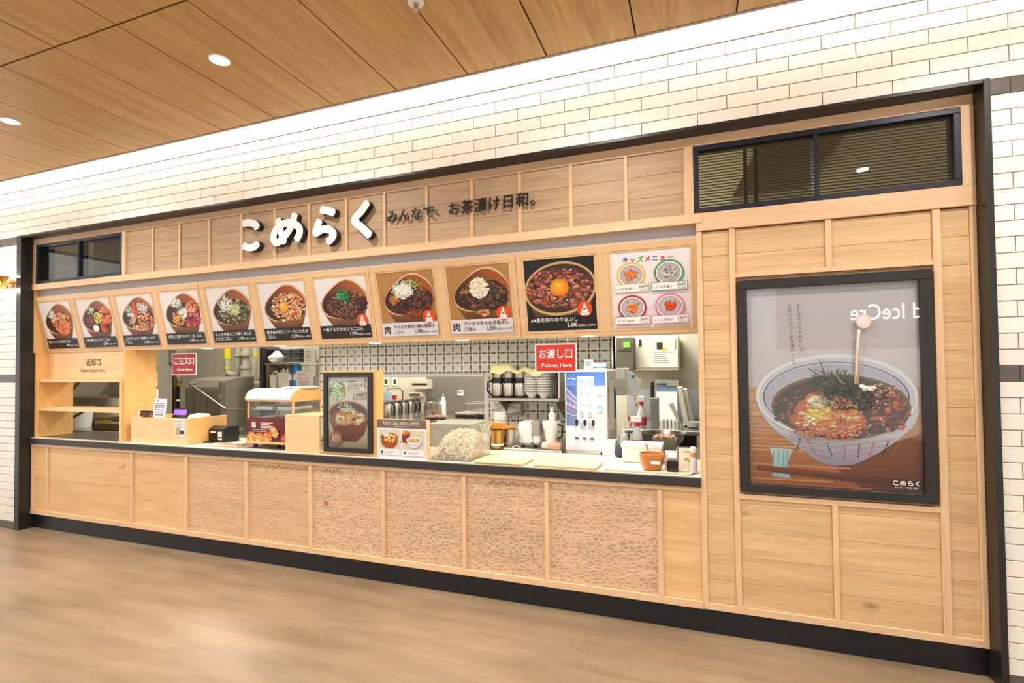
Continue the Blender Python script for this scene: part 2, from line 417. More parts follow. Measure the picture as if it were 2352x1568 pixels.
def plane_at(x, y, z, rx=0, rz=0):
    return Matrix.Translation((x, y, z)) @ Matrix.Rotation(rz, 4, 'Z') @ Matrix.Rotation(rx, 4, 'X')
# ================================================================== the setting
# ---- floor
def floor_mat():
    m, nt, b = newmat('polished beige floor'); L, N = nt.links.new, nt.nodes.new
    tc = N('ShaderNodeTexCoord'); mp = N('ShaderNodeMapping'); mp.inputs['Scale'].default_value = (1.1, 7, 1); mp.inputs['Rotation'].default_value = (0, 0, -.12)
    L(tc.outputs['Object'], mp.inputs['Vector'])
    n = N('ShaderNodeTexNoise'); n.inputs['Scale'].default_value = 1.2; n.inputs['Detail'].default_value = 8; n.inputs['Roughness'].default_value = .65; L(mp.outputs[0], n.inputs['Vector'])
    n2 = N('ShaderNodeTexNoise'); n2.inputs['Scale'].default_value = .9; n2.inputs['Detail'].default_value = 3; L(tc.outputs['Object'], n2.inputs['Vector'])
    ad = N('ShaderNodeMath'); ad.operation = 'MULTIPLY_ADD'; ad.inputs[1].default_value = .6; L(n.outputs['Fac'], ad.inputs[0])
    ml = N('ShaderNodeMath'); ml.operation = 'MULTIPLY'; ml.inputs[1].default_value = .4; L(n2.outputs['Fac'], ml.inputs[0]); L(ml.outputs[0], ad.inputs[2])
    cr = N('ShaderNodeValToRGB'); e = cr.color_ramp.elements; e[0].position = .36; e[1].position = .64; e[0].color = lin('74634d'); e[1].color = lin('98846a')
    L(ad.outputs[0], cr.inputs[0]); L(cr.outputs[0], b.inputs['Base Color'])
    rr = N('ShaderNodeMapRange'); rr.inputs[3].default_value = .26; rr.inputs[4].default_value = .42; L(n2.outputs['Fac'], rr.inputs[0]); L(rr.outputs[0], b.inputs['Roughness'])
    b.inputs['Specular IOR Level'].default_value = .55
    return m
tag(MB().box(-9, 4, -6.2, 6.2, -.08, 0).build('floor', floor_mat()), 'polished beige hall floor with soft streaks', kind='structure')

# ---- brick-tiled hall wall around the shopfront
WB = 3.0                                   # tile face
ROW, TL = .0745, .303
FX0, FX1, FZ = -6.19, 1.303, 2.828         # outer edges of the black steel surround
M_GROUT = mat('sand grout', 'b4966a', .9)
def tile_mat(name, col, rough, pv):
    m, nt, b = newmat(name); L, N = nt.links.new, nt.nodes.new
    oi = N('ShaderNodeObjectInfo'); hv = N('ShaderNodeHueSaturation'); hv.inputs['Color'].default_value = lin(col)
    mr = N('ShaderNodeMapRange'); mr.inputs[3].default_value = 1 - pv; mr.inputs[4].default_value = 1 + pv * .4; L(oi.outputs['Random'], mr.inputs[0]); L(mr.outputs[0], hv.inputs['Value'])
    L(hv.outputs[0], b.inputs['Base Color']); b.inputs['Roughness'].default_value = rough
    tc = N('ShaderNodeTexCoord'); n = N('ShaderNodeTexNoise'); n.inputs['Scale'].default_value = 14; n.inputs['Detail'].default_value = 2; L(tc.outputs['Object'], n.inputs['Vector'])
    bp = N('ShaderNodeBump'); bp.inputs['Strength'].default_value = .25; bp.inputs['Distance'].default_value = .004; L(n.outputs['Fac'], bp.inputs['Height']); L(bp.outputs['Normal'], b.inputs['Normal'])
    return m
M_TILE = tile_mat('white glazed brick tile', 'e6dfd6', .42, .05)
M_TILED = tile_mat('dark grey glazed brick tile', '5a5450', .35, .12)
wall = struct('wall_back', 'white glazed brick tile wall with thin sand grout and dark tile bands')
g = MB()
g.box(-9, FX0, WB + .008, WB + .2, 0, 3.3).box(FX1, 4, WB + .008, WB + .2, 0, 3.3).box(FX0, FX1, WB + .008, WB + .2, FZ, 3.3)
g.build('grout_bed', M_GROUT, wall)
far = MB(); fard = MB()
NT = 0
for k in range(44):
    z1 = 3.272 - ROW * k; z0 = z1 - ROW
    darkrow = k in (6, 24, 43)
    if z0 < 0: z0 = 0.0
    x = .170 + (0 if k % 2 == 0 else TL / 2) - TL * 32
    gp = .0020
    while x < 3.9:
        a, b = x, x + TL; x += TL
        spans = [(a, b)]
        if z0 < FZ - .01:
            spans = []
            if a < FX0: spans.append((a, min(b, FX0 - .001)))
            if b > FX1: spans.append((max(a, FX1 + .001), b))
        for p, q in spans:
            if q - p < .012: continue
            inview = (-6.62 < q and p < -6.1 and k >= 6) or (1.2 < q and p < 1.43 and k >= 6) or (k < 6 and q > -6.62 and p < 1.32 + .03 * (6 - k))
            m = M_TILED if darkrow else M_TILE
            if inview:
                slab('tile', p + gp, q - gp, WB, WB + .01, z0 + gp, z1 - gp, m, wall); NT += 1
            else:
                (fard if darkrow else far).front(p + gp, q - gp, WB, WB + .01, z0 + gp, z1 - gp, .002)
tag(far.build('outlying_tiles', M_TILE, wall), kind='stuff')
tag(fard.build('outlying_dark_tiles', M_TILED, wall), kind='stuff')
print('tiles in view', NT)
# plastered cove above the tiles, with its hidden light strip
M_COVE = mat('white plaster', 'f4efe6', .8)
cv = MB().box(-9, 4, WB - .004, WB + .2, 3.274, 3.56).box(-9, 4, 2.3, WB + .2, 3.56, 3.6)
tag(cv.build('trim_1', M_COVE), 'white plaster light cove above the brick tiles', kind='structure')
M_LED = mat('cove light diffuser', 'ffffff', .5, emit='fff1de', es=COVE_E)
led = thing('cove_light', 'long linear cove lamp hidden above the ceiling edge', 'lamp', (-2.5, 2.86, 3.53))
MB().box(-8.9, 3.9, 2.83, 2.90, 3.505, 3.53).build('diffuser', M_LED, led)
MB().box(-8.95, 3.95, 2.82, 2.91, 3.53, 3.56).build('housing', M_WHITE, led)

# ---- ceiling of oak-veneer panels
ZC = 3.27
ceil = struct('ceiling', 'oak veneer panel ceiling with dark joints')
MB().box(-9, 4, -6.2, 2.785, ZC + .012, ZC + .03).build('joint_backing', mat('dark joint', '2a1a0e', .9), ceil)
MB().box(-9, 4, 2.772, 2.79, ZC - .002, ZC + .05).build('edge_strip', mat('ceiling edge metal', '9a8a80', .5), ceil)
rows = [(1.735, 2.77), (-.39, 1.725), (-2.51, -.40), (-4.63, -2.52), (-6.15, -4.64)]
PW = .4957
for r, (y0, y1) in enumerate(rows):
    for i in range(-12, 15):
        x0 = -3.26 + PW * i
        if x0 < -9 or x0 + PW > 4: continue
        k = ('cp', round(y1 - y0, 3))
        if k not in MCACHE:
            a, b = PW / 2 - .004, (y1 - y0) / 2
            c = .003
            mb = MB(); mb.add([(-a, -b, .012), (a, -b, .012), (a, b, .012), (-a, b, .012), (-a, -b, c), (a, -b, c), (a, b, c), (-a, b, c), (-a + c, -b + c, 0), (a - c, -b + c, 0), (a - c, b - c, 0), (-a + c, b - c, 0)],
                           [(8, 11, 10, 9), (4, 8, 9, 5), (5, 9, 10, 6), (6, 10, 11, 7), (7, 11, 8, 4), (0, 4, 5, 1), (1, 5, 6, 2), (2, 6, 7, 3), (3, 7, 4, 0)])
            MCACHE[k] = mb.mesh('ceiling_panel', M_CEIL)
        inst('ceiling_panel', MCACHE[k], (x0 + PW / 2, (y0 + y1) / 2, ZC), ceil)

# ---- downlights and sprinkler
M_LENS = mat('lit lens', 'ffffff', .4, emit='fff0dc', es=14)
M_RIM = mat('white rim', 'd9d2c8', .4)
lamp_data = bpy.data.lights.new('downlight_lamp', 'AREA'); lamp_data.shape = 'DISK'; lamp_data.size = .09; lamp_data.energy = DOWN_W; lamp_data.color = (1, .95, .88); lamp_data.spread = math.radians(150)
rim_me = lens_me = None
for j, yy in enumerate((2.13, .77, -1.35, -3.47)):
    for i in range(-1, 4):
        xx = -4.51 + 1.98 * i
        t = thing('downlight' + off((xx, yy, ZC)), 'round recessed downlight with a thin white rim in the wood ceiling', 'light', (xx, yy, ZC), 'ceiling downlights')
        if rim_me is None:
            r = MB(); n = 28
            prof = [(.043, .004), (.052, -.006), (.060, -.002), (.060, .004)]
            r.lathe((0, 0, 0), prof, n); r.f = r.f[:-2]; r.m = r.m[:-2]
            rim_me = r.mesh('rim', M_RIM, True)
            lens_me = MB().lathe((0, 0, 0), [(.045, -.001), (.045, .001)], n).mesh('lens', M_LENS)
        inst('rim', rim_me, (xx, yy, ZC), t); inst('lens', lens_me, (xx, yy, ZC - .0005), t)
        lo = bpy.data.objects.new('downlight_beam' + off((xx, yy, ZC)), lamp_data); COL.objects.link(lo); lo.parent = t; lo.location = (0, 0, -.012)
p = onz(955, 5, ZC)
t = thing('sprinkler_head', 'small chrome fire sprinkler head on a white ceiling plate', 'sprinkler', (p.x, p.y, ZC))
MB().lathe(p, [(.036, -.008), (.040, -.002), (.040, .0)], 24).build('plate', M_WPLA, t, True)
s = MB().lathe(p, [(.006, -.040), (.016, -.038), (.016, -.035), (.005, -.034), (.005, -.030), (.012, -.024), (.014, -.008)], 16)
s.build('nozzle', M_STEEL, t, True)
# ---- brass wall lamps (double cones) on the tile
M_BRASS = mat('brushed brass', 'd6a84c', .3, 1.0)
def sconce(x, z, label):
    sfx = off((x, WB - .075, z)); t = thing('wall_lamp' + sfx, label, 'lamp', (x, WB, z))
    MB().cyl((x, WB, z), (x, WB - .012, z), .035, n=20).cyl((x, WB - .012, z), (x, WB - .06, z), .008, n=10).build('bracket', M_BRASS, t, True)
    for sg in (1, -1):
        c = MB(); n = 24; y = WB - .075
        pr = [(.012, 0), (.052, .055 * sg), (.049, .055 * sg), (.010, .004 * sg)]
        c.lathe((x, y, z), pr, n); c.f = c.f[:-2]; c.m = c.m[:-2]
        c.build('shade', M_BRASS, t, True)
        MB().lathe((x, y, z + .030 * sg), [(.004, -.010), (.014, -.004), (.014, .004), (.004, .010)], 14).build('bulb', mat('lit bulb', 'ffffff', .4, emit='ffe6bd', es=60), t, True)
    for sg in (1, -1):
        ld = bpy.data.lights.new('sconce_lamp', 'POINT'); ld.energy = 2.2; ld.color = (1, .9, .75); ld.shadow_soft_size = .015
        lo = bpy.data.objects.new('sconce_glow' + sfx, ld); COL.objects.link(lo); lo.parent = t; lo.location = (0, -.075, .05 * sg)
p = at(6, 648, WB - .075)
sconce(p.x, p.z, 'brass double-cone wall lamp on white tile beside the black steel surround')
sconce(1.62, p.z, 'brass double-cone wall lamp on white tile past the poster end of the shopfront')

# ---- black steel surround
trim = struct('trim_2', 'black steel surround of the shopfront')
MB().cbox(FX0, -6.12, 2.983, 3.26, 0, FZ, .002).build('jamb', M_BLACK, trim)
MB().cbox(1.276, FX1, 2.983, 3.26, 0, FZ, .002).build('jamb', M_BLACK, trim)
MB().cbox(-6.12, 1.276, 2.983, 3.26, 2.808, FZ, .002).build('head', M_BLACK, trim)
tag(MB().cbox(-6.12, 1.276, 3.10, 3.16, 0, .137, .002).build('baseboard_front', M_KICK), 'black satin kick board along the whole shopfront', kind='structure')

# ---- timber shopfront: fascia above and panelling on the right
W = 3.08; PB = 3.092                        # batten faces, board faces
front = struct('wall_front', 'pale oak panelled shopfront with thin battens')
def batv(x, z0, z1, wd=.026, y0=W, y1=3.12, m=None): slab('batten', x - wd / 2, x + wd / 2, y0, y1, z0, z1, m or M_BATV, front, .0015)
def rail(x0, x1, z0, z1, y0=W, y1=3.12): slab('rail', x0, x1, y0, y1, z0, z1, M_BATH, front, .0015)
def planks(x0, x1, z0, z1, m, parent, y0=PB, step=.1395, ref=2.257, th=.02):
    k = math.floor((ref - z1) / step)
    while True:
        a, b = ref - (k + 1) * step, ref - k * step
        lo, hi = max(a, z0), min(b, z1)
        if hi - lo > .006: slab('board', x0 + .0005, x1 - .0005, y0, y0 + th, lo + .0006, hi - .0006, m, parent, .0012)
        if a <= z0: break
        k += 1
# fascia
rail(-6.12, 1.276, 2.752, 2.808)
rail(-6.12, .03, 2.308, 2.364, 3.07, 3.135)
rail(.0, 1.276, 2.262, 2.364, 3.074, 3.2)
fb = [-4.80, -4.443, -4.115, -3.773, -3.422, -3.082, -2.748, -2.41, -2.081, -1.74, -1.401, -1.063, -.726, -.39]
batv(-6.1, 2.364, 2.752, .05, 3.076); batv(-4.805, 2.364, 2.752, .05, 3.076); batv(-.035, 2.364, 2.752, .05, 3.076); batv(1.25, 2.364, 2.752, .052, 3.076)
for x in fb[1:]: batv(x, 2.364, 2.752, .022)
for a, b in zip(fb, fb[1:] + [-.05]): planks(a, b, 2.364, 2.752, M_FASCIA, front, step=.1295, ref=2.752)
# right-hand panelling
for x, wd in ((.014, .03), (.186, .03), (1.117, .034), (1.263, .026)): batv(x, .175, 2.262, wd)
batv(.652, 2.01, 2.262); batv(.652, .175, .765)
rail(.2, 1.1, 1.985, 2.01); rail(.2, 1.1, .765, .792)
rail(.0, 1.276, .137, .175)
planks(.029, .171, .175, 2.262, M_PLANK, front); planks(1.134, 1.25, .175, 2.262, M_PLANK, front)
planks(.201, .639, 2.01, 2.262, M_PLANK, front); planks(.665, 1.1, 2.01, 2.262, M_PLANK, front)
planks(.201, .639, .175, .765, M_PLANK, front); planks(.665, 1.1, .175, .765, M_PLANK, front)
planks(.201, 1.1, .792, 1.985, M_PLANK, front, y0=3.105)
MB().box(0, 1.276, 3.125, 3.2, .14, 2.262).build('backing', M_GREY, front)
MB().box(-4.83, -.01, 3.113, 3.2, 2.31, 2.806).build('backing', M_GREY, front)

# ---- louvred transom windows
M_NAVY = mat('navy window frame', '1d2230', .4, .2)
M_SLAT = mat('dark louvre', '24241f', .45, .3)
def louvre(name, label, x0, x1, z0, z1, xm, wm, n):
    wn = struct(name, label)
    f = .028
    for a, b, c, d in ((x0, x1, z1 - f, z1), (x0, x1, z0, z0 + f)): MB().cbox(a, b, 3.078, 3.16, c, d, .002).build('frame_bar', M_NAVY, wn)
    for a, b in ((x0, x0 + f), (x1 - f, x1), (xm - wm / 2, xm + wm / 2)): MB().cbox(a, b, 3.078, 3.16, z0 + f, z1 - f, .002).build('frame_bar', M_NAVY, wn)
    for a, b in ((x0 + f, xm - wm / 2), (xm + wm / 2, x1 - f)):
        MB().box(a, b, 3.096, 3.099, z0 + f, z1 - f).build('pane', M_GLASS, wn)
        p = (z1 - z0 - 2 * f) / n
        me = None
        for i in range(n):
            zc = z0 + f + p * (i + .5)
            if me is None: me = MB().prism([(-.010, -.0035), (-.009, -.0060), (.010, .0035), (.009, .0060)], b - a, 'X', -(b - a) / 2).mesh('slat', M_SLAT)
            inst('slat', me, ((a + b) / 2, 3.128, zc), wn)
louvre('window_1', 'wide navy-framed transom window with dark horizontal louvre slats above the poster', -.008, 1.224, 2.366, 2.750, .605, .022, 20)
louvre('window_2', 'small dark-framed transom window with horizontal louvre slats above the tray return', -6.075, -4.83, 2.366, 2.752, -5.44, .03, 20)

# ---- kitchen shell
M_KWALL = mat('kitchen wall panel', 'c6c1ae', .6, var=.06, bscale=6)
M_KSTEEL = mat('kitchen steel wall', '8f8b80', .38, .75, var=.12, bscale=5)
M_KCEIL = mat('kitchen ceiling', 'd8d0b4', .7)
tag(MB().box(-8.2, 2.2, 6.15, 6.25, 0, 3.1).build('wall_kitchen_back', M_KWALL), 'dull beige back wall of the kitchen', kind='structure')
tag(MB().box(-8.3, -8.2, 3.3, 6.25, 0, 3.1).build('wall_kitchen_left', M_KWALL), 'beige end wall of the kitchen', kind='structure')
tag(MB().box(2.2, 2.3, 3.3, 6.25, 0, 3.1).build('wall_kitchen_right', M_KWALL), 'beige kitchen end wall past the sink table', kind='structure')
tag(MB().box(-8.3, 2.3, 3.2, 6.25, 3.1, 3.2).build('ceiling_kitchen', M_KCEIL), 'pale kitchen ceiling', kind='structure')
# kitchen ceiling lamps: hidden from here by the fascia and menu boards; the lit rooms behind and the lit louvres show their light
M_TUBE = mat('lit tube panel', 'ffffff', .5, emit='fff4e2', es=7)
for x, y, where in ((-5.6, 4.9, 'over the dishwasher bay'), (-3.4, 5.3, 'over the row of tea servers'), (-1.3, 5.45, 'over the grill oven'), (-.9, 4.75, 'beside the tiled partition corner')):
    t = thing('ceiling_lamp', 'flat rectangular kitchen ceiling lamp ' + where, 'lamp', (x, y, 3.1), 'kitchen ceiling lamps')
    MB().box(x - .6, x + .6, y - .12, y + .12, 3.05, 3.1).build('housing', M_WHITE, t)
    MB().box(x - .58, x + .58, y - .10, y + .10, 3.045, 3.05).build('diffuser', M_TUBE, t)
    ld = bpy.data.lights.new('kitchen_lamp', 'AREA'); ld.shape = 'RECTANGLE'; ld.size = 1.1; ld.size_y = .2; ld.energy = KITCHEN_W; ld.color = (1, .95, .86)
    lo = bpy.data.objects.new('kitchen_lamp_beam', ld); COL.objects.link(lo); lo.parent = t; lo.location = (0, 0, -.06)
# ================================================================== serving counter
M_SCALE = wood('carved oak boards', 'c4a07c', 'dfbc98', 'X', .42, 1.0, .1, 1.0, .03, 1.05)
M_SCALE2 = wood('carved oak boards light relief', 'c39c72', 'dfba90', 'X', .45, 1.0, .1, 1.0, .03, .6)
M_FRONT = wood('plain oak front boards', 'c79c68', 'e2bc88', 'X', .45, 1.0, .15, 1.0, .03)
ctr = thing('serving_counter', 'long serving counter with carved pale oak front and black stone edge', 'counter', (-3.05, 3.1, .137))
def cslab(name, *a): return slab(name, *a)
bx = [-6.1, -5.87, -4.688, -4.025, -3.366, -2.738, -2.101, -1.475, -.906, -.226, .001]
for i, (a, b) in enumerate(zip(bx, bx[1:])):
    m = M_FRONT if i in (0, 1, 2, 9) else (M_SCALE2 if i in (3, 4) else M_SCALE)
    nb = 2 if i < 2 else 1
    for q in range(nb):
        z0 = .178 + (.79 - .178) * q / nb; z1 = .178 + (.79 - .178) * (q + 1) / nb
        slab('board', a + .001, b - .001, PB, PB + .02, z0 + .0008, z1 - .0008, m, ctr, .0015)
for x in bx[:-1]:
    wd = .028 if x != -5.87 else .02
    slab('batten', x - wd / 2, x + wd / 2, W - .006, 3.12, .178, .786, M_BATV, ctr, .0015)
slab('bottom_rail', -6.12, .0, W - .006, 3.14, .137, .178, M_BATH, ctr, .0015)
slab('top_rail', -6.12, .0, W - .004, 3.14, .788, .816, M_BATH, ctr, .0015)
MB().box(-6.11, .0, 3.112, 3.55, .137, .816).build('carcass', M_GREY, ctr)
MB().cbox(-6.118, .0, 3.06, 3.64, .816, .868, .002).build('stone_edge', M_SLAB, ctr)
MB().box(-6.118, .0, 3.075, 3.64, .868, .872).build('worktop', mat('pale worktop', 'e6dcc8', .25, 0, .6), ctr)
# flat brown wedges paint the shade of star-shaped cut-outs atop carved boards, and the round finger pull
pat = mat('brown cutout shade', '7a5636', .7)
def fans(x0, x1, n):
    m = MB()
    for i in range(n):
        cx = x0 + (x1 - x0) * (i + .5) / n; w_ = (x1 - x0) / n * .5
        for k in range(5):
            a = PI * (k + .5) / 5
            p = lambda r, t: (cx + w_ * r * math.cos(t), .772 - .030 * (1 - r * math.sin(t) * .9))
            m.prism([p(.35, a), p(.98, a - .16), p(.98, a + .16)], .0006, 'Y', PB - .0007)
    m.build('cutout_shade', pat, ctr)
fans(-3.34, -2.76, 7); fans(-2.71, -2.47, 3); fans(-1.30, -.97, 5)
p = at(749, 1154, PB)
MB().cyl((p.x, PB - .006, p.z), (p.x, PB, p.z), .017, n=20).build('finger_pull', mat('brown wood plug', 'b5733a', .5), ctr, True)
p = at(281, 1067, PB)
MB().prism([(p.x - .05, p.z - .012), (p.x + .03, p.z - .008), (p.x + .028, p.z + .022), (p.x + .012, p.z + .02), (p.x + .01, p.z), (p.x - .05, p.z - .004)], .012, 'Y', PB - .012).build('catch', M_BATH, ctr)

# ================================================================== menu boards
T0, T1 = Vector((0, 3.08, 2.235)), Vector((0, 3.20, 1.695))
TILT = math.atan2(T1.y - T0.y, T0.z - T1.z)
ML = (T1 - T0).length
def mplane(x, s, out=0.0):
    """matrix of a print plane whose origin lies s below the top edge of the tilted menu row"""
    d = (T1 - T0).normalized(); p = T0 + d * s; nrm = Vector((0, -math.cos(TILT), -math.sin(TILT)))
    p = p + nrm * out
    return Matrix.Translation((x, p.y, p.z)) @ Matrix.Rotation(TILT, 4, 'X')
random.seed(11)
PWD = .455                                   # picture is square
OAK_BOWL = dict(rim='c98f5a', hi='e8c49c', inn='6e3f1e', innd='3d2312', innl='a8642c', body='a8763f', bodyd='6d4422')
def bowl(P, S, dark=False, b=OAK_BOWL):
    q = lambda u, v: (u * S, v * S)
    body = [q(.07, .60), q(.10, .46), q(.17, .32), q(.25, .22), q(.30, .205), q(.82, .205), q(.88, .30), q(.95, .44), q(.985, .58), q(.985, .74), q(.5, .6)]
    P.poly(body, [b['body'], b['body'], b['body'], b['bodyd'], b['bodyd'], b['bodyd'], b['body'], b['body'], b['body'], b['rim'], b['bodyd']])
    for k in range(7):
        v = .24 + .035 * k; P.line([q(.24 - .02 * k, v), q(.55, v - .07 + .01 * k), q(.88 + .012 * k, v + .02)], .004 * S, random.choice(['8a5c30', 'b98a50', '7c4f29']))
    rim = []; inn = []; cols = []
    for i in range(40):
        t = 2 * PI * i / 40; c, s_ = math.cos(t), math.sin(t)
        bump = .10 * max(0, math.cos(t - 1.0)) ** 3
        u = .535 + (.465) * c * math.cos(.22) - (.27 + bump) * s_ * math.sin(.22)
        v = .60 + .465 * c * math.sin(.22) + (.27 + bump) * s_ * math.cos(.22)
        rim.append(q(u, v)); inn.append(q(.535 + (u - .535) * .945, .602 + (v - .602) * .93))
        cols.append(b['innl'] if -.4 < t - 2 * PI * (t > 5) < 1.3 else (b['innd'] if 2 < t < 4.2 else b['inn']))
    P.poly(rim, [b['hi'] if (math.cos(2 * PI * i / 40 - 1.1) > .75 or 3.4 < 2 * PI * i / 40 < 4.2) else b['rim'] for i in range(40)])
    P.poly(inn, cols)
WSH = ['f4f2ec', 'ffffff', 'e8e8dc', 'dfe6d2']; GRN = ['4f7f3a', '6fa04c', '2f5c2a', '88b060']
SAL = ['e88a4a', 'd9643a', 'f0a868', 'c94f30', 'e6b070']; TUNA = ['b03038', '8c2230', 'd0606a', 'c98a80']; MEAT = ['4a2c1c', '6b3f26', '38221a', '8a5a3c', '2a1c18']
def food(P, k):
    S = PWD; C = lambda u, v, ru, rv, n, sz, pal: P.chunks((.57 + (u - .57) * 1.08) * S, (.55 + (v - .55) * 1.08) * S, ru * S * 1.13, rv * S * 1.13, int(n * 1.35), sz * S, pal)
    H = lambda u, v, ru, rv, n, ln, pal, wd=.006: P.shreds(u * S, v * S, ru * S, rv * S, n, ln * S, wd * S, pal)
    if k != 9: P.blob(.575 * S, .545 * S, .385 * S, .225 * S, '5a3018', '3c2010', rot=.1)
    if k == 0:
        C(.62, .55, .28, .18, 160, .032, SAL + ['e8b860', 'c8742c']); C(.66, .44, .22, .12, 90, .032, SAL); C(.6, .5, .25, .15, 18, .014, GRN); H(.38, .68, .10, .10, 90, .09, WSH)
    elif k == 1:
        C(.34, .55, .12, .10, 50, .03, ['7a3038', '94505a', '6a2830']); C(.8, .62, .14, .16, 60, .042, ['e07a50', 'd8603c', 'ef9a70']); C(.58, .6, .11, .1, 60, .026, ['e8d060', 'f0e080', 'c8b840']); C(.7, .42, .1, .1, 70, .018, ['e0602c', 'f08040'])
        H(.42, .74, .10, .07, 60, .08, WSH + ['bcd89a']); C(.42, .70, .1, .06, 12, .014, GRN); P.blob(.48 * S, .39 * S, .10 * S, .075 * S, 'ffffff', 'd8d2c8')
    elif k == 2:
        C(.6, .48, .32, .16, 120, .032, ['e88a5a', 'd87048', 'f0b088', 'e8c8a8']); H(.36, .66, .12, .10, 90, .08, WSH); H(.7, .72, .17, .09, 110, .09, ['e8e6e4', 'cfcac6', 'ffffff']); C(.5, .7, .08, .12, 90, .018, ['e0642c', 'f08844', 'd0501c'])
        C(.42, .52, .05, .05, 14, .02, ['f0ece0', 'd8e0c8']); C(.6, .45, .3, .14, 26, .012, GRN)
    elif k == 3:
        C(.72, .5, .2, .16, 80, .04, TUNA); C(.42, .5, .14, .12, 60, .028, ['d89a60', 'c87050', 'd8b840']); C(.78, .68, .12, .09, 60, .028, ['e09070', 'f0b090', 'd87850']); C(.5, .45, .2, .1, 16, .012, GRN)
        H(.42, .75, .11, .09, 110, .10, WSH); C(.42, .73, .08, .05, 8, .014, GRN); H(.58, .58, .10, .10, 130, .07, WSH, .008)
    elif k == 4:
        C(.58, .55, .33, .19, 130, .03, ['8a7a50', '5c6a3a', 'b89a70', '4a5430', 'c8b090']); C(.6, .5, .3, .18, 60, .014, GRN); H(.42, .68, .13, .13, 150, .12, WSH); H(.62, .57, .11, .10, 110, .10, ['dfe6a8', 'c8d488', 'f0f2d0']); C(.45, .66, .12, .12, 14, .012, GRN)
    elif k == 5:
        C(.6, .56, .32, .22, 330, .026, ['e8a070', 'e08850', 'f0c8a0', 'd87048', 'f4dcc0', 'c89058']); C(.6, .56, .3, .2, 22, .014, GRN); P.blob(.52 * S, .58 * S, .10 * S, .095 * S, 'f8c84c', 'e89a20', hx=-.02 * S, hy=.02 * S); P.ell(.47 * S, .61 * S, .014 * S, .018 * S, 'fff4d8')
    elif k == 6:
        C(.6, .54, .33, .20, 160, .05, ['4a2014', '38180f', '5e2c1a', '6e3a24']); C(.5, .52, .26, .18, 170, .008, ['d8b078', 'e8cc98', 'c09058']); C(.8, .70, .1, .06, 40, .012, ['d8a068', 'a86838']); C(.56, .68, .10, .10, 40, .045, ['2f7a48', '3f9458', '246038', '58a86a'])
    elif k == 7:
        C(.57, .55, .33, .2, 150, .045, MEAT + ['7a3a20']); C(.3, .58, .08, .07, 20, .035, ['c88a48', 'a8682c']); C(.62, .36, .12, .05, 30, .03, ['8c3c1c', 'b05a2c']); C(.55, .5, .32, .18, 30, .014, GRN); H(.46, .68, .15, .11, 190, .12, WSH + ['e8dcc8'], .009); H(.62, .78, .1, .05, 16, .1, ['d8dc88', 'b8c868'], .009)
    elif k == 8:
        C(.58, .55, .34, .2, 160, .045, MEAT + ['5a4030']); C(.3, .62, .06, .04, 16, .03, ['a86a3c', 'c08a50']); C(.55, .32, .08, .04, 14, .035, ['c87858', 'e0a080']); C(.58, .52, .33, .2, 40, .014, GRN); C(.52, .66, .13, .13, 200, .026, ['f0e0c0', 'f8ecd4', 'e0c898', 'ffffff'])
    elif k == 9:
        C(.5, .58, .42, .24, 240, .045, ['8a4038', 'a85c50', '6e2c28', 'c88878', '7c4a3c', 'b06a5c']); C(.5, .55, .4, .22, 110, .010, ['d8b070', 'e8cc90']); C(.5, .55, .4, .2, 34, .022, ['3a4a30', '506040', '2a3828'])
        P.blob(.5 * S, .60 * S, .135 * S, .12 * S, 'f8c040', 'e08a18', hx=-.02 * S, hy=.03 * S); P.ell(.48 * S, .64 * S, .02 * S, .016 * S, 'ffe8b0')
def badge(P, S, u, v):
    P.ell(u * S, v * S, .105 * S, .105 * S, 'e85c20', n=32)
    P.poly([(u * S + a * S, v * S + b * S) for a, b in ((-.058, -.085), (.058, -.085), (.062, -.06), (.03, .01), (.016, .06), (0, .09), (-.016, .06), (-.03, .01), (-.062, -.06))], 'f6f4f4')
    P.poly([(u * S + a * S, v * S + b * S) for a, b in ((-.022, .012), (.022, .012), (.026, -.01), (-.026, -.01))], 'e85c20')
    P.text('TAKE OUT', u * S, (v - .055) * S, .024 * S, '40506a', 'C', res=1); P.text('OK', u * S, (v - .078) * S, .022 * S, '40506a', 'C', res=1)
CAPT = [(['鮭といくらの北海ごはん'], '990', '1,089'), (['人気3種のよくばりごはん'], '1,290', '1,419'), (['しらすたっぷり海鮮ぶっかけ', 'ごはん'], '1,290', '1,419'),
        (['中落ちと漬けまぐろ二色ごはん'], '1,190', '1,309'), (['みょうが香るごま鯖とあじの', 'たたきごはん'], '1,190', '1,309'), (['柚子香る帆立とサーモンたたき', 'ごはん'], '1,290', '1,419'),
        (['一面うなぎのおひつごはん'], '1,590', '1,749'), (['やわらか厚切り豚の照焼き', 'ごはん'], '1,190', '1,309'), (['アンガス牛のねぎ塩ダレ', 'ごはん'], '1,290', '1,419'), (['A4黒毛和牛の牛まぶし'], '2,490', '2,739')]
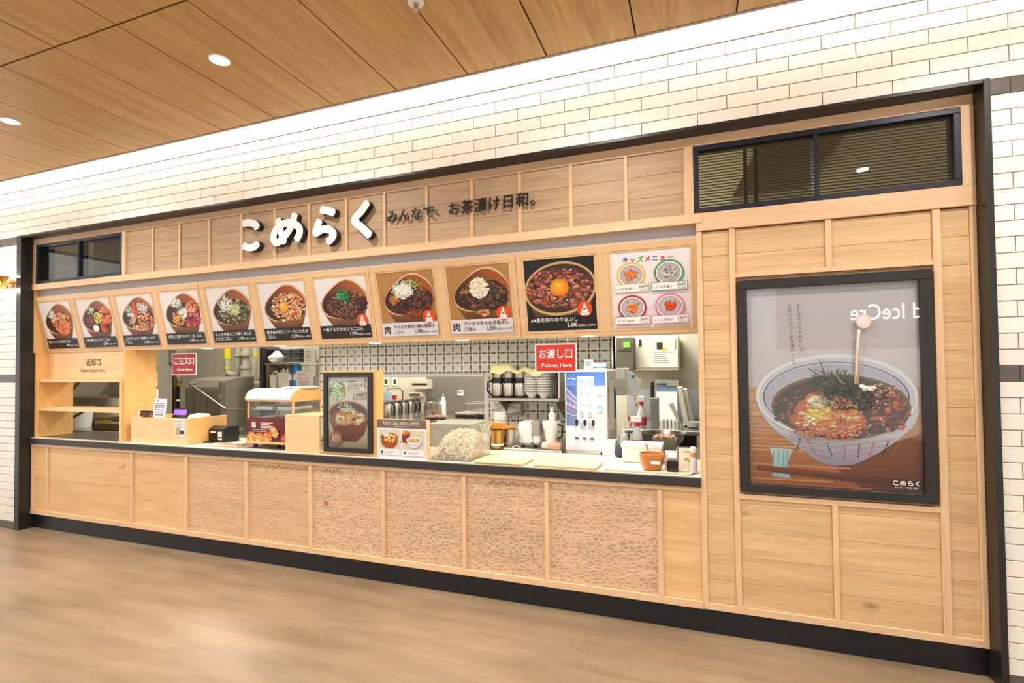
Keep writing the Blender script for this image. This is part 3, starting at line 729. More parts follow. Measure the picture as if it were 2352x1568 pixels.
def menu_art(k):
    P = Print(); S = PWD
    bg = 'e4e0de' if k < 7 else ('b98f55' if k < 9 else '201816')
    P.vgrad(0, 0, S, S, bg, bg)
    if k < 9:
        bowl(P, S)
    else:
        P.poly([(.02 * S, .55 * S), (.05 * S, .4 * S), (.12 * S, .2 * S), (.9 * S, .2 * S), (.97 * S, .5 * S)], ['8a6a3c', '8a6a3c', '5a4424', '5a4424', '8a6a3c'])
        P.ell(.5 * S, .58 * S, .52 * S, .37 * S, 'cfae78', rot=.12, n=44); P.ell(.5 * S, .585 * S, .488 * S, .335 * S, '4a3624', rot=.12, n=44)
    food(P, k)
    ln, pr, tx = CAPT[k]
    light = k in (7, 8)
    if k != 9: P.rect(0, 0, S, .215 * S, 'dcd9dc' if light else '2a2020', dz=.0006)
    else: P.rect(0, 0, S, .17 * S, '201816', dz=.0006)
    if k >= 6: badge(P, S, .86 if k < 9 else .84, .285)
    tc = '2c2426' if light else 'f2eeee'; u0 = .22 if light else .05
    if light: P.text('肉', .04 * S, .055 * S, .13 * S, '1a1414', bold=.0012)
    wmax = (.94 - u0) * S; n0 = len(ln[0]); h = min(.068 * S, wmax / n0 / .98)
    P.text(ln[0], u0 * S, .125 * S, h, tc, bold=.0003)
    if len(ln) > 1: P.text(ln[1], u0 * S, .045 * S, h, tc, bold=.0003)
    wt = P.text('円(税込 %s円)' % tx, .985 * S, .045 * S, .036 * S, tc, 'R')
    P.text(pr, .975 * S - wt, .045 * S, .078 * S, tc, 'R', sq=.85, bold=.0004)
    return P
def kids_art():
    P = Print(); S = PWD; P.rect(0, 0, S, S, 'efe8ea')
    for i, (ch, c) in enumerate(zip('キッズメニュー', ['2a3a9a', 'c83a8a', '4ab04a', 'd8322a', '3ab0d8', 'c8302a', 'e8b830'])):
        P.text(ch, (.16 + .095 * i) * S, .865 * S, .085 * S, c, bold=.0011)
    for i, (u, v, c, nm, pr, tx, pal) in enumerate(((.26, .70, 'e8c838', 'しゃけ茶漬け', '300円', '税込 330円', ['e8803c', 'd86a2c', 'f0a060']), (.74, .70, '4aa860', 'しらす茶漬け', '300円', '税込 330円', ['d8d8d8', 'b8b8b4', '8a9080']),
                                             (.26, .27, 'b82a34', 'サーモン茶漬け', '390円', '税込 429円', ['f08030', 'f09a50', 'e87020']), (.74, .27, 'e888a8', 'いくら茶漬け', '390円', '税込 429円', ['e04a18', 'f0642c', 'd03810']))):
        P.ell(u * S, v * S, .185 * S, .165 * S, c, n=36); P.ell(u * S, v * S, .162 * S, .143 * S, 'f4f0f2', n=36); P.blob(u * S, v * S, .148 * S, .13 * S, 'e8e2de', 'b9b0b4')
        P.shreds(u * S, (v - .01) * S, .085 * S, .085 * S, 60, .05 * S, .004 * S, ['3c4a38', '6a7460', 'b8b8a8']); P.chunks(u * S, v * S, .07 * S, .065 * S, 60 if i != 2 else 12, (.02 if i != 2 else .045) * S, pal)
        P.rect((u - .225) * S, (v - .225) * S, (u + .225) * S, (v - .115) * S, c, dz=.0004); P.rect((u - .219) * S, (v - .218) * S, (u + .219) * S, (v - .122) * S, 'f6f2f4')
        P.text(nm, (u - .2) * S, (v - .192) * S, .038 * S, '3a3236', wd=.235 * S); P.text(pr, (u + .205) * S, (v - .18) * S, .055 * S, '3a3236', 'R', sq=.85); P.text(tx, (u + .205) * S, (v - .21) * S, .02 * S, '3a3236', 'R')
    return P
unit_edges = [-6.102, -5.012, -3.904, -2.222, -1.1, .0]
unit_boards = [(0, 1), (2, 3), (4, 5, 6), (7, 8), (9, 10)]
menu_words = ['salmon and tri-colour rice bowls', 'whitebait and red tuna rice bowls', 'mackerel, egg-yolk and eel rice bowls', 'pork and beef rice bowls on tan', 'wagyu bowl and the four kids dishes']
def bary(x0, x1, s0, s1, y0, y1):
    pass
def tbox(mb, x0, x1, s0, s1, o0, o1, c=.0015):
    """box on the tilted menu plane: s below the top edge, o outwards"""
    t = MB().front(x0, x1, -o1, -o0, -s1, -s0, c); M = mplane(0, 0)
    o = len(mb.v); mb.v += [M @ v for v in t.v]; mb.f += [tuple(i + o for i in f) for f in t.f]; mb.m += t.m
for u, ks in enumerate(unit_boards):
    a, b = unit_edges[u] + .0015, unit_edges[u + 1] - .0015
    t = thing('menu_board', 'tilted pale timber menu board showing ' + menu_words[u], 'menu board', ((a + b) / 2, 3.14, 1.7), 'menu boards over the counter')
    B0 = MB(); tbox(B0, a, b, 0, ML, -.03, -.004); B0.build('back_panel', M_MENUW, t)
    px = [-6.058 + .5567 * k for k in ks]
    xs = [a] + [q for p in px for q in (p, p + PWD)] + [b]
    for i in range(0, len(xs), 2):
        f = MB(); tbox(f, xs[i], xs[i + 1], .055, .510, -.004, .0); f.build('frame_stile', M_MENUW, t)
    for s0, s1 in ((0, .055), (.510, ML)):
        f = MB(); tbox(f, a, b, s0, s1, -.004, 0); f.build('frame_rail', M_MENUW, t)
    for k, p in zip(ks, px):
        ln = MB()
        for (xa, xb, sa, sb) in ((p - .016, p - .013, .039, .526), (p + PWD + .013, p + PWD + .016, .039, .526), (p - .016, p + PWD + .016, .039, .042), (p - .016, p + PWD + .016, .523, .526)):
            tbox(ln, xa, xb, sa, sb, -.001, .0030, .0008)
        P = menu_art(k) if k < 10 else kids_art()
        P.build('menu_picture', PRINT, t, mplane(p, .510, -.0035))
        ln.build('bead', M_MENUW, t)
# grey panel above the boards, soffit under them with its small lamps
M_GREYB = mat('blue grey panel', 'b4b2b4', .7)
tag(MB().box(-6.1, .0, 3.125, 3.14, 2.20, 2.36).build('trim_3', M_GREYB), 'grey panel set back above the menu boards', kind='structure')
sf = struct('trim_4', 'timber soffit behind the menu boards')
MB().box(-6.1, .0, 3.215, 3.62, 1.712, 1.73).build('soffit_board', mat('pale soffit', 'ded2bc', .6), sf)
MB().box(-6.1, .0, 3.60, 3.62, 1.73, 3.1).build('upstand', M_KCEIL, sf)
for i, x in enumerate((-4.21, -3.36, -2.40, -1.64, -.70)):
    t = thing('soffit_lamp', 'small round lamp set in the soffit under the menu boards', 'light', (x, 3.42, 1.712), 'lamps under the menu boards')
    MB().lathe((x, 3.42, 1.712), [(.055, -.006), (.06, -.003), (.06, 0)], 20).build('rim', M_RIM, t, True)
    MB().lathe((x, 3.42, 1.708), [(.047, -.004), (.047, -.001)], 20).build('lens', M_LENS, t)
    ld = bpy.data.lights.new('soffit_lamp', 'AREA'); ld.shape = 'DISK'; ld.size = .09; ld.energy = SOFFIT_W; ld.color = (1, .94, .84)
    lo = bpy.data.objects.new('soffit_beam', ld); COL.objects.link(lo); lo.parent = t; lo.location = (0, 0, -.02)

# ================================================================== shop name and slogan
def ribbon(pts, wd, n=8):
    """2-D outline of a round-ended brush stroke"""
    sm = []
    for i in range(len(pts) - 1):
        p0, p1, p2, p3 = pts[max(i - 1, 0)], pts[i], pts[i + 1], pts[min(i + 2, len(pts) - 1)]
        for k in range(n):
            t = k / n
            sm.append(tuple(.5 * ((2 * p1[j]) + (-p0[j] + p2[j]) * t + (2 * p0[j] - 5 * p1[j] + 4 * p2[j] - p3[j]) * t * t + (-p0[j] + 3 * p1[j] - 3 * p2[j] + p3[j]) * t ** 3) for j in (0, 1)))
    sm.append(pts[-1]); return sm
def stroke(mb, pts, wd, y0, y1, lift=0.0, y00=0.0):
    sm = ribbon(pts, wd)
    n = len(sm); yy = lambda y, i: y + (y00 - lift * i if y == y0 else 0)   # each step a hair prouder, so crossing strokes never share a plane
    L, R = [], []
    for i, p in enumerate(sm):
        a, b = sm[max(i - 1, 0)], sm[min(i + 1, n - 1)]
        dx, dy = b[0] - a[0], b[1] - a[1]; l = math.hypot(dx, dy) or 1; h = wd / 2
        if i in (0, n - 1): h *= .86
        L.append((p[0] - dy / l * h, p[1] + dx / l * h)); R.append((p[0] + dy / l * h, p[1] - dx / l * h))
    def cap(c, d):
        l = math.hypot(*d) or 1; ux, uy = d[0] / l, d[1] / l
        return (c[0] + ux * wd * .14, c[1] + uy * wd * .14)
    st = cap(sm[0], (sm[0][0] - sm[1][0], sm[0][1] - sm[1][1])); en = cap(sm[-1], (sm[-1][0] - sm[-2][0], sm[-1][1] - sm[-2][1]))
    vs = []; 
    for y in (y0, y1): vs += [(p[0], yy(y, i), p[1]) for i, p in enumerate(L)] + [(p[0], yy(y, i), p[1]) for i, p in enumerate(R)] + [(st[0], yy(y, 0), st[1]), (en[0], yy(y, n), en[1])]
    N2 = 2 * n + 2; fs = []
    for i in range(n - 1):
        fs.append((i, i + 1, n + i + 1, n + i)); fs.append((N2 + i, N2 + n + i, N2 + n + i + 1, N2 + i + 1))
        fs.append((i, N2 + i, N2 + i + 1, i + 1)); fs.append((n + i, n + i + 1, N2 + n + i + 1, N2 + n + i))
    S_, E_ = 2 * n, 2 * n + 1
    fs += [(0, n, S_), (N2, N2 + S_, N2 + n), (0, S_, N2 + S_, N2), (n, N2 + n, N2 + S_, S_)]
    fs += [(n - 1, E_, 2 * n - 1), (N2 + n - 1, N2 + 2 * n - 1, N2 + E_), (n - 1, N2 + n - 1, N2 + E_, E_), (2 * n - 1, E_, N2 + E_, N2 + 2 * n - 1)]
    mb.add(vs, fs)
YS = 3.045
cc = lambda x, y: (lambda p: (p.x, p.z))(at(420 + x / 2.8, 420 + y / 2.8, YS))
KANA = [[[(388, 262), (425, 256), (465, 266), (482, 292)], [(390, 402), (425, 416), (462, 410), (486, 386)]],
        [[(612, 232), (628, 300), (655, 388)], [(722, 198), (700, 280), (650, 352), (608, 384), (586, 362), (596, 312), (640, 268), (700, 258), (746, 284), (754, 325), (732, 368)]],
        [[(888, 172), (935, 180), (976, 194)], [(882, 240), (866, 286), (858, 322), (905, 298), (948, 304), (970, 332), (956, 362), (930, 380)]],
        [[(1190, 122), (1150, 182), (1106, 240), (1155, 290), (1206, 340)]]]
sgn = thing('shop_sign', 'white rounded hiragana shop-name letters with black sides on the fascia', 'sign', (-2.8, 3.07, 2.45))
M_SIGNW = mat('white acrylic letter', 'ecebf2', .3)
for ch in KANA:
    body, face = MB(), MB()
    for si, st in enumerate(ch):
        pts = [cc(*p) for p in st]
        stroke(body, pts, .060, YS, 3.085, .00002, -.0003 * si); stroke(face, pts, .058, YS - .004, YS - .001, .00003, -.0012 * si)
    o = body.build('letter', M_BLACKP, sgn); face.build('letter_face', M_SIGNW, o)
def text_solid(body, m, x0, x1, zc, h, y0, y1, parent=None, name='lettering'):
    vs, fs = text_geo(body, 3); a, b = min(p[0] for p in vs), max(p[0] for p in vs); c, d = min(p[1] for p in vs), max(p[1] for p in vs)
    k = (x1 - x0) / (b - a); kz = h
    V = [(x0 + (p[0] - a) * k, y, zc + (p[1] - (c + d) / 2) * kz) for y in (y0, y1) for p in vs]; n = len(vs)
    from collections import Counter
    ed = Counter(); 
    for f in fs:
        for i in range(len(f)): ed[tuple(sorted((f[i], f[(i + 1) % len(f)])))] += 1
    F = list(fs) + [tuple(i + n for i in reversed(f)) for f in fs] + [(e[0], e[1], e[1] + n, e[0] + n) for e, q in ed.items() if q == 1]
    return MB().add(V, F).build(name, m, parent)
slog = thing('slogan_lettering', 'thin black metal slogan lettering on the fascia beside the white letters', 'lettering', (-1.5, 3.08, 2.55))
SL = 'みんなで、お茶漬け日和。'
xa, xb = at(886, 495, 3.06).x, at(1237, 455, 3.06).x; zc = (at(905, 494, 3.06).z + at(1195, 459, 3.06).z) / 2
M_LET = mat('black metal letter', '1a1614', .4)
pit = (xb - xa) / 11.62
for i, ch in enumerate(SL):
    vs, fs = text_geo(ch, 3); a = min(p[0] for p in vs); b = max(p[0] for p in vs); c_ = min(p[1] for p in vs); d_ = max(p[1] for p in vs)
    k = pit * .97; x0 = xa + pit * i + (a if a < .5 else a) * k
    text_solid(ch, M_LET, x0, x0 + (b - a) * k, zc + ((c_ + d_) / 2 - .38) * k * 1.02, k * 1.02, 3.062, 3.074, slog, 'letter')
for i in range(12):
    if i in (4, 11): continue
    MB().cyl((xa + pit * (i + .5), 3.072, zc), (xa + pit * (i + .5), 3.094, zc), .002, n=6).build('fixing_pin', M_BLACKP, slog)
# ================================================================== framed poster on the right
random.seed(21)
pt = thing('framed_poster', 'large black-framed poster of a white bowl of rice in tea on the panelled wall', 'poster', (.64, 3.1, .8))
PX0, PX1, PZ0, PZ1 = .208, 1.087, .807, 1.965
for a, b, c, d in ((PX0, PX1, PZ1 - .05, PZ1), (PX0, PX1, PZ0, PZ0 + .046)): MB().cbox(a, b, 3.066, 3.107, c, d, .002).build('frame_bar', M_BLACK, pt)
for a, b in ((PX0, PX0 + .046), (PX1 - .05, PX1)): MB().cbox(a, b, 3.066, 3.107, PZ0 + .046, PZ1 - .05, .002).build('frame_bar', M_BLACK, pt)
def poster_art(w_, h_):
    P = Print()
    U = lambda x, y: ((x - 148) / (1258 - 148) * w_, (1440 - y) / (1440 - 150) * h_)       # from the enlarged view of the poster
    P.vgrad(0, 0, w_, h_, 'e2cfc6', 'e2dce8')
    tb = U(0, 800)[1]
    P.vgrad(0, 0, w_, tb, 'b0653a', 'e8b888')
    P.poly([U(900, 1440), U(1258, 1440), U(1258, 1080), U(700, 1290)], ['7a4426', '6e3a22', 'a0602f', '8a4c2a'])
    for k in range(26):
        y = 830 + k * 24; c = random.choice(['c87c48', 'e0a070', 'b86a3a', 'f0c49a'])
        P.line([U(150, y), U(500 + random.randint(0, 500), y + random.randint(-8, 8))], .004 + random.random() * .005, c, z=P.z + .0001)
    P.z += .0003
    # chopstick rest and chopsticks
    P.poly([U(288, 1200), U(445, 1205), U(410, 1300), U(425, 1395), U(300, 1390), U(318, 1290)], ['d8e6ea', 'c8dde4', 'b8d2dc', 'a8ccd8', 'b0d0dc', 'd0e2e8'])
    for x in (320, 350, 385, 410): P.line([U(x, 1215), U(x - 12 + (x - 320) * .1, 1385)], .006, '8cc4d8')
    P.poly([U(195, 1316), U(1258, 1370), U(1258, 1392), U(195, 1340)], ['a8582c', '5a2410', '5a2410', '8a4420']); P.poly([U(195, 1335), U(1258, 1398), U(1258, 1425), U(195, 1352)], ['8a4820', '4a1c0c', '4a1c0c', '7a3c1c'])
    # bowl
    cx, cy = U(722, 860); rx = (722 - 200) / 1110 * w_; ry = (860 - 590) / 1290 * h_
    body = [U(200, 850), U(225, 960), U(300, 1060), U(420, 1150), U(520, 1215), U(620, 1280), U(720, 1300), U(830, 1290), U(900, 1260), U(1000, 1205), U(1110, 1130), U(1210, 1040), U(1245, 960), U(1245, 860)]
    P.poly(body, ['eceaf2', 'e4e0ec', 'd8d2e2', 'cdc6d8', 'c4bcd0', 'b4aac2', 'aca2bc', 'b0a6be', 'bcb2c8', 'ccc4d6', 'd8d2e0', 'e0dae6', 'e8e4ee', 'f0eef4'])
    for x, x2, c in ((500, 470, '3c3a4c'), (545, 600, 'd86a40'), (672, 705, '34303c'), (785, 785, 'd86840'), (880, 868, '6a4a3c'), (970, 938, 'd87848'), (1058, 1020, '3a3648'), (1130, 1080, 'c87a58')):
        for t in range(5):
            a, b = t / 5 + .02, t / 5 + .14; yb = 1168 - abs(x - 785) * .13; q = lambda f: U(x + (x2 - x) * f, yb + 90 * f)
            P.line([q(a), q(b)], .007, c, dz=.00005)
    for yy in (1150, 1190, 1225): P.line([U(430 + (yy - 1150) * 1.4, yy - 8), U(720, yy + 30), U(1090 - (yy - 1150) * 1.4, yy - 30)], .002, 'c8a8b0')
    P.ell(cx, cy, rx, ry, 'f2f0f6', n=52); P.ell(cx, cy - .004, rx * .955, ry * .93, 'dcd8e8', n=52)
    P.ring(cx, cy - .006, rx * .90, ry * .84, .006, '3a4a8c', n=52)
    P.blob(cx, cy - .012, rx * .885, ry * .815, 'e0dcea', 'c8c2d8')
    sx, sy = U(752, 925); srx = 448 / 1110 * w_; sry = 205 / 1290 * h_
    P.blob(sx, sy, srx, sry, '6a4020', '8a6a3c', hx=-.03); P.blob(sx, sy - .004, srx * .95, sry * .93, '5c3418', '5a3a1c')
    for (x, y, r1, r2, ci, co) in ((960, 960, .50, .62, '5a3014', '4c2c14'), (470, 880, .22, .34, '4c452a', '5a3a1c'), (900, 830, .40, .34, '7a5428', '5a3a1c')): P.blob(*U(x, y), srx * r1, sry * r2, ci, co)
    C = lambda x, y, r1, r2, n, s_, pal: P.chunks(*U(x, y), r1 / 1110 * w_, r2 / 1290 * h_, n, s_, pal)
    C(740, 950, 400, 170, 320, .011, ['6a3a1c', '4e2a14', '7c4a24', '3e2412', '8a5a2c', '5a3a1e'])
    C(1070, 960, 110, 120, 90, .015, ['b8581f', '8c4018', 'd07a38', '6a3414']); C(440, 960, 120, 90, 90, .012, ['a05a2c', '5e4a2c', 'b8703c', '4a3a22']); C(1000, 830, 120, 50, 60, .011, ['b07a48', '8a5a30', 'd8a878'])
    for (x, y, r1, r2, ci, co) in ((640, 960, .40, .50, 'f0a050', 'd07030'), (760, 1010, .36, .42, 'f09a4c', 'd86a28'), (640, 880, .24, .26, 'f2b470', 'dc8a44'), (520, 1010, .22, .26, 'e89048', 'b8602c')): P.blob(*U(x, y), srx * r1, sry * r2, ci, co)
    C(690, 980, 190, 125, 420, .013, ['f0a054', 'e88438', 'f4bc80', 'd8702c', 'f8d098', 'e07030']); C(630, 990, 75, 70, 70, .015, ['f0c040', 'f8d878', 'f4b84c']); C(630, 890, 60, 42, 26, .020, ['f4dcb0', 'f8ecd0', 'e8c890'])
    C(760, 1060, 170, 70, 260, .0075, ['e8641c', 'f08c3c', 'c84810', 'f8b070', 'd85a1c']); C(560, 1080, 110, 45, 90, .009, ['e07a3c', 'f0a868', 'c85a28'])
    C(800, 990, 370, 120, 60, .0075, ['f4ead0', 'e8d8b0', 'd8c498']); C(545, 1020, 60, 34, 14, .009, ['f8f0d8', 'f0e4c4'])
    P.shreds(*U(745, 800), 150 / 1110 * w_, 75 / 1290 * h_, 260, .055, .0028, ['2c3424', '3c4830', '586440', '20261c', '74805a']); P.shreds(*U(840, 880), 220 / 1110 * w_, 80 / 1290 * h_, 170, .04, .0022, ['28301f', '3e4630', '1c2018', '333c26'])
    P.line([U(630, 620), U(680, 760)], .004, '5c6a40'); P.line([U(655, 625), U(780, 780)], .0045, 'a8b48c'); P.line([U(560, 680), U(680, 760)], .0035, '3c4630'); P.line([U(600, 690), U(700, 720)], .003, '4a5638')
    C(935, 800, 40, 22, 9, .016, ['f4f0e8', 'e8dcc8'])
    # poured tea and the drop above it
    P.poly([U(878, 440), U(898, 442), U(890, 600), U(880, 780), U(846, 780), U(862, 600)], ['e6d8d0', 'e6d8d0', 'd8c6bc', 'b89878', 'a88662', 'd2beb2']); P.line([U(884, 460), U(858, 775)], .0028, 'f6ece4'); P.line([U(893, 470), U(874, 775)], .0018, 'b08a6c'); P.blob(*U(918, 390), 48 / 1110 * w_, 45 / 1290 * h_, 'ece4e0', 'dccac0', hx=-.01, hy=.012)
    # vertical copy
    for col, (x, y) in (('まずはそのまま丼として、', (500, 270)), ('お出汁をかけてお茶漬けとして。', (440, 270))):
        for i, ch in enumerate(col):
            u, v = U(x + i * 1.6, y + i * 29 + 12)
            if ch in '、。': u += .013; v += .010
            P.text(ch, u, v, .0215, '5a4c48', 'C')
    P.text('こめらく', U(1145, 1390)[0], U(1145, 1390)[1], .028, 'f6f2ee', 'C', wd=.108, bold=.0008); P.text('みんなで、お茶漬け日和。', U(1145, 1409)[0], U(1145, 1409)[1], .010, 'f0e8e0', 'C', wd=.1, res=1)
    return P
aw, ah = (PX1 - .05) - (PX0 + .046), (PZ1 - .05) - (PZ0 + .046)
MB().box(PX0 + .03, PX1 - .03, 3.098, 3.106, PZ0 + .03, PZ1 - .03).build('backing_board', M_WHITE, pt)
poster_art(aw, ah).build('poster_print', PRINT, pt, plane_at(PX0 + .046, 3.0965, PZ0 + .046))
MB().box(PX0 + .04, PX1 - .04, 3.076, 3.078, PZ0 + .04, PZ1 - .04).build('glazing', M_GLASS, pt)
# the shop sign across the hall that the glazing mirrors
YO = -4.6; YV = 2 * 3.077 - YO
q0, q1 = at(1955, 712, YV), at(2104, 708, YV)
opp = thing('neon_sign_offscreen', 'white glowing script sign of the shop across the hall', 'sign', ((q0.x + q1.x) / 2, YO - .1, q0.z - .6))
MB().box(q0.x - 1.2, q1.x + 1.2, YO - .12, YO - .06, q0.z - .7, q0.z + .55).build('fascia', mat('rose fascia', 'b08f80', .6), opp)
vs, fs = text_geo('d IceCre', 3); a, b = min(p[0] for p in vs), max(p[0] for p in vs); hh = (q1.x + .1 - q0.x) / (b - a)
MB().add([(q1.x + .1 - (p[0] - a) * hh, YO - .05, q0.z - .18 + p[1] * hh * 1.3) for p in vs], fs).build('script_offscreen', mat('neon white', 'ffffff', .5, emit='ffffff', es=9), opp, fixn=False)
for x in (q0.x - 1.0, q1.x + 1.0): MB().cyl((x, YO - .09, q0.z + .55), (x, YO - .09, ZC), .012, n=8).build('hanger_rod', M_STEEL, opp)

# ================================================================== tray return station
ZT = .872
rs = thing('tray_return', 'oak tray return shelf unit with open shelves at the end of the counter', 'shelf', (-5.48, 3.3, ZT))
MB().box(-6.118, -6.1, 3.10, 3.42, ZT, 1.694).build('side_panel', M_OAKV, rs)
tag(MB().box(-6.118, -6.1035, 3.085, 3.42, 1.694, 2.308).build('trim_5', M_OAKV), 'oak cheek panel at the end of the menu boards', kind='structure')
MB().box(-4.868, -4.845, 3.12, 3.40, ZT, 1.694).build('side_panel', M_OAKV, rs)
slab('header_panel', -6.1, -4.869, 3.205, 3.222, 1.44, 1.694, M_OAKH, rs, .001)
MB().box(-6.08, -4.91, 3.125, 3.60, ZT, ZT + .004).build('steel_base', M_STEELD, rs)
for z0, z1 in ((1.408, 1.438), (1.128, 1.155)): MB().cbox(-6.1, -4.868, 3.12, 3.40, z0, z1, .0015).build('shelf_board', M_OAKH, rs)
for a, b in ((-6.118, -6.085), (-4.90, -4.868)): MB().cbox(a, b, 3.105, 3.12, ZT, 1.438, .0015).build('face_stile', M_OAKV, rs)
P = Print()
u = at(213, 832, 3.2)
P.text('返却口', u.x, u.z - .028, .075, '3a2a20', 'C', wd=.205, bold=.0008); P.text('Return trays here.', u.x, u.z - .092, .05, '3a2a20', 'C', wd=.355)
P.build('lettering', PRINT, rs, plane_at(0, 3.2045, 0))

# ================================================================== register box and its things
rg = thing('register_box', 'oak veneer register screen box on the counter', 'box', (-4.42, 3.3, ZT))
RZ = 1.095
slab('front_panel', -4.775, -4.085, 3.125, 3.145, ZT, RZ, M_OAKH, rg, .001)
MB().box(-4.105, -4.085, 3.145, 3.52, ZT, RZ).build('side_panel', M_OAKV, rg); MB().box(-4.775, -4.755, 3.145, 3.50, ZT, RZ).build('side_panel', M_OAKV, rg)
MB().box(-4.755, -4.105, 3.145, 3.50, RZ - .075, RZ - .06).build('inner_shelf', M_OAKH, rg)
ZR = RZ - .06
a, b, c, d = rect(403, 963, 425, 1002, 3.124)
P = Print(); w_, h_ = b - a, d - c; P.rect(0, 0, w_, h_, 'ebe8e4'); P.line([(w_ * .1, h_ * .9), (w_ * .7, h_ * .9)], .004, '777070')
for k in range(7): P.line([(w_ * .1, h_ * (.8 - .05 * k)), (w_ * (.9 if k % 2 else .6), h_ * (.8 - .05 * k))], .002, '9a9694')
P.rect(w_ * .1, h_ * .3, w_ * .45, h_ * .48, 'c8a08c'); P.rect(w_ * .1, h_ * .1, w_ * .45, h_ * .27, 'd0a060'); P.ell(w_ * .7, h_ * .25, w_ * .22, h_ * .12, '3c3238')
o = P.build('price_notice', PRINT, None, plane_at(a, 3.1238, c)); tag(o, 'small white notice taped to the register box front', 'notice')
def stand_card(name, label, cat, x0, y0, x1, y1, Y, zb, art, tilt=.12, m_back=None, group=None):
    """leaflet in a small clear stand; its foot rests at zb"""
    a, b, c, d = rect(x0, y0, x1, y1, Y); h_ = d - zb
    t = thing(name, label, cat, ((a + b) / 2, Y, zb), group)
    P = Print(); art(P, b - a, h_); P.build('card', PRINT, t, plane_at(a, Y, zb + .003, -tilt))
    M = plane_at(a, Y, zb, -tilt); mb = MB().box(-.004, b - a + .004, .001, .004, 0, h_ + .004); mb.v = [M @ v for v in mb.v]
    mb.build('clear_back', M_ACRYL, t); MB().box(a - .004, b + .004, Y - .012, Y + .05, zb, zb + .003).build('foot', M_ACRYL, t)
    return t
def art_flyer(P, w_, h_):
    P.rect(0, 0, w_, h_, 'f2f0f4'); P.rect(w_ * .2, h_ * .9, w_ * .34, h_ * .95, '3a70b8')
    for k, c in enumerate(['c05058', '6a6ab0', 'd04848', '4858a8', 'a84a60', '5a60b0']):
        for q in range(5): P.rect(w_ * (.12 + .15 * q), h_ * (.79 - .09 * k), w_ * (.22 + .15 * q + .02 * (k % 2)), h_ * (.84 - .09 * k), c, dz=.00003)
    for k in range(5): P.line([(w_ * .12, h_ * (.28 - .05 * k)), (w_ * .85, h_ * (.28 - .05 * k))], .0015, 'b8b4c0')
stand_card('leaflet_stand', 'white leaflet in a clear stand on the register box', 'leaflet', 349, 916, 377, 958, 3.17, ZR, art_flyer)
def art_menu(P, w_, h_):
    P.rect(0, 0, w_, h_, 'e8dcc8'); P.rect(w_ * .2, h_ * .1, w_, h_ * .92, '4a2418'); P.blob(w_ * .8, h_ * .5, w_ * .13, h_ * .32, 'c86a2c', '6a2c18')
    for k in range(3): P.line([(w_ * .25, h_ * (.35 + .18 * k)), (w_ * .62, h_ * (.35 + .18 * k))], .002, 'c8a890')
stand_card('menu_leaflet', 'low brown food leaflet standing on the register box', 'leaflet', 311, 941, 352, 958, 3.21, ZR, art_menu, .15)
# customer display
a, b, c, d = rect(396, 938, 429, 958, 3.24)
t = thing('customer_display', 'small black register display with a violet lit screen', 'display', ((a + b) / 2, 3.26, ZR))
M = plane_at(0, 3.24, 0, -.25)
mb = MB().cbox(a, b, 0, .02, -.01, .085, .003); T_ = Matrix.Translation((0, 3.235, ZR + .055)) @ Matrix.Rotation(-.25, 4, 'X'); mb.v = [T_ @ v for v in mb.v]; case = mb.build('screen_case', M_BLACKP, t)
mb = MB().box(a + .012, b - .012, -.001, 0, .025, .072); mb.v = [T_ @ v for v in mb.v]; mb.build('screen', mat('violet screen', '5a3ab0', .3, emit='7a4ae0', es=1.6), case)
MB().cbox(a + .01, b - .01, 3.22, 3.32, ZR, ZR + .06, .004).build('base', M_BLACKP, t)
a, b, c, d = rect(433, 946, 460, 958, 3.26)
t = thing('card_reader', 'white rounded card reader on the register box', 'card reader', ((a + b) / 2, 3.3, ZR))
mb = MB().prism([(3.24, ZR), (3.36, ZR), (3.36, ZR + .075), (3.34, ZR + .088), (3.27, ZR + .078), (3.24, ZR + .05)], b - a, 'X', a); rb = mb.build('body', M_WPLA, t); MB().box(a + .012, b - .012, 3.275, 3.33, ZR + .080, ZR + .086).build('key_pad', M_CREAM, rb)
# black terminal with paper slot, beside the register box
a0 = onz(488, 1014, ZT); b0 = onz(530, 1014, ZT)
x0, x1, y0 = -4.075, -3.90, 3.33
t = thing('slip_printer', 'black slip printer with white labels beside the register box', 'printer', ((x0 + x1) / 2, y0 + .08, ZT))
MB().prism([(y0, ZT), (y0 + .16, ZT), (y0 + .16, ZT + .13), (y0 + .05, ZT + .14), (y0, ZT + .115)], x1 - x0, 'X', x0).build('case', M_BLACKP, t); pc = bpy.data.objects['case']
MB().box(x0 + .02, x0 + .085, y0 - .002, y0, ZT + .02, ZT + .075).build('recess', mat('glossy black', '0a0a10', .15), pc); MB().box(x0 + .02, x0 + .08, y0 - .003, y0 - .001, ZT + .085, ZT + .097).build('label_strip', M_WPLA, pc); MB().box(x0 + .11, x0 + .155, y0 - .003, y0 - .001, ZT + .05, ZT + .095).build('label_strip', M_CREAM, pc); MB().box(x0 + .11, x0 + .155, y0 - .003, y0 - .001, ZT + .025, ZT + .04).build('label_strip', M_CREAM, pc)
MB().box(x0 - .01, x0 + .09, y0 - .05, y0, ZT, ZT + .012).build('slip_tray', M_BLACKP, t)
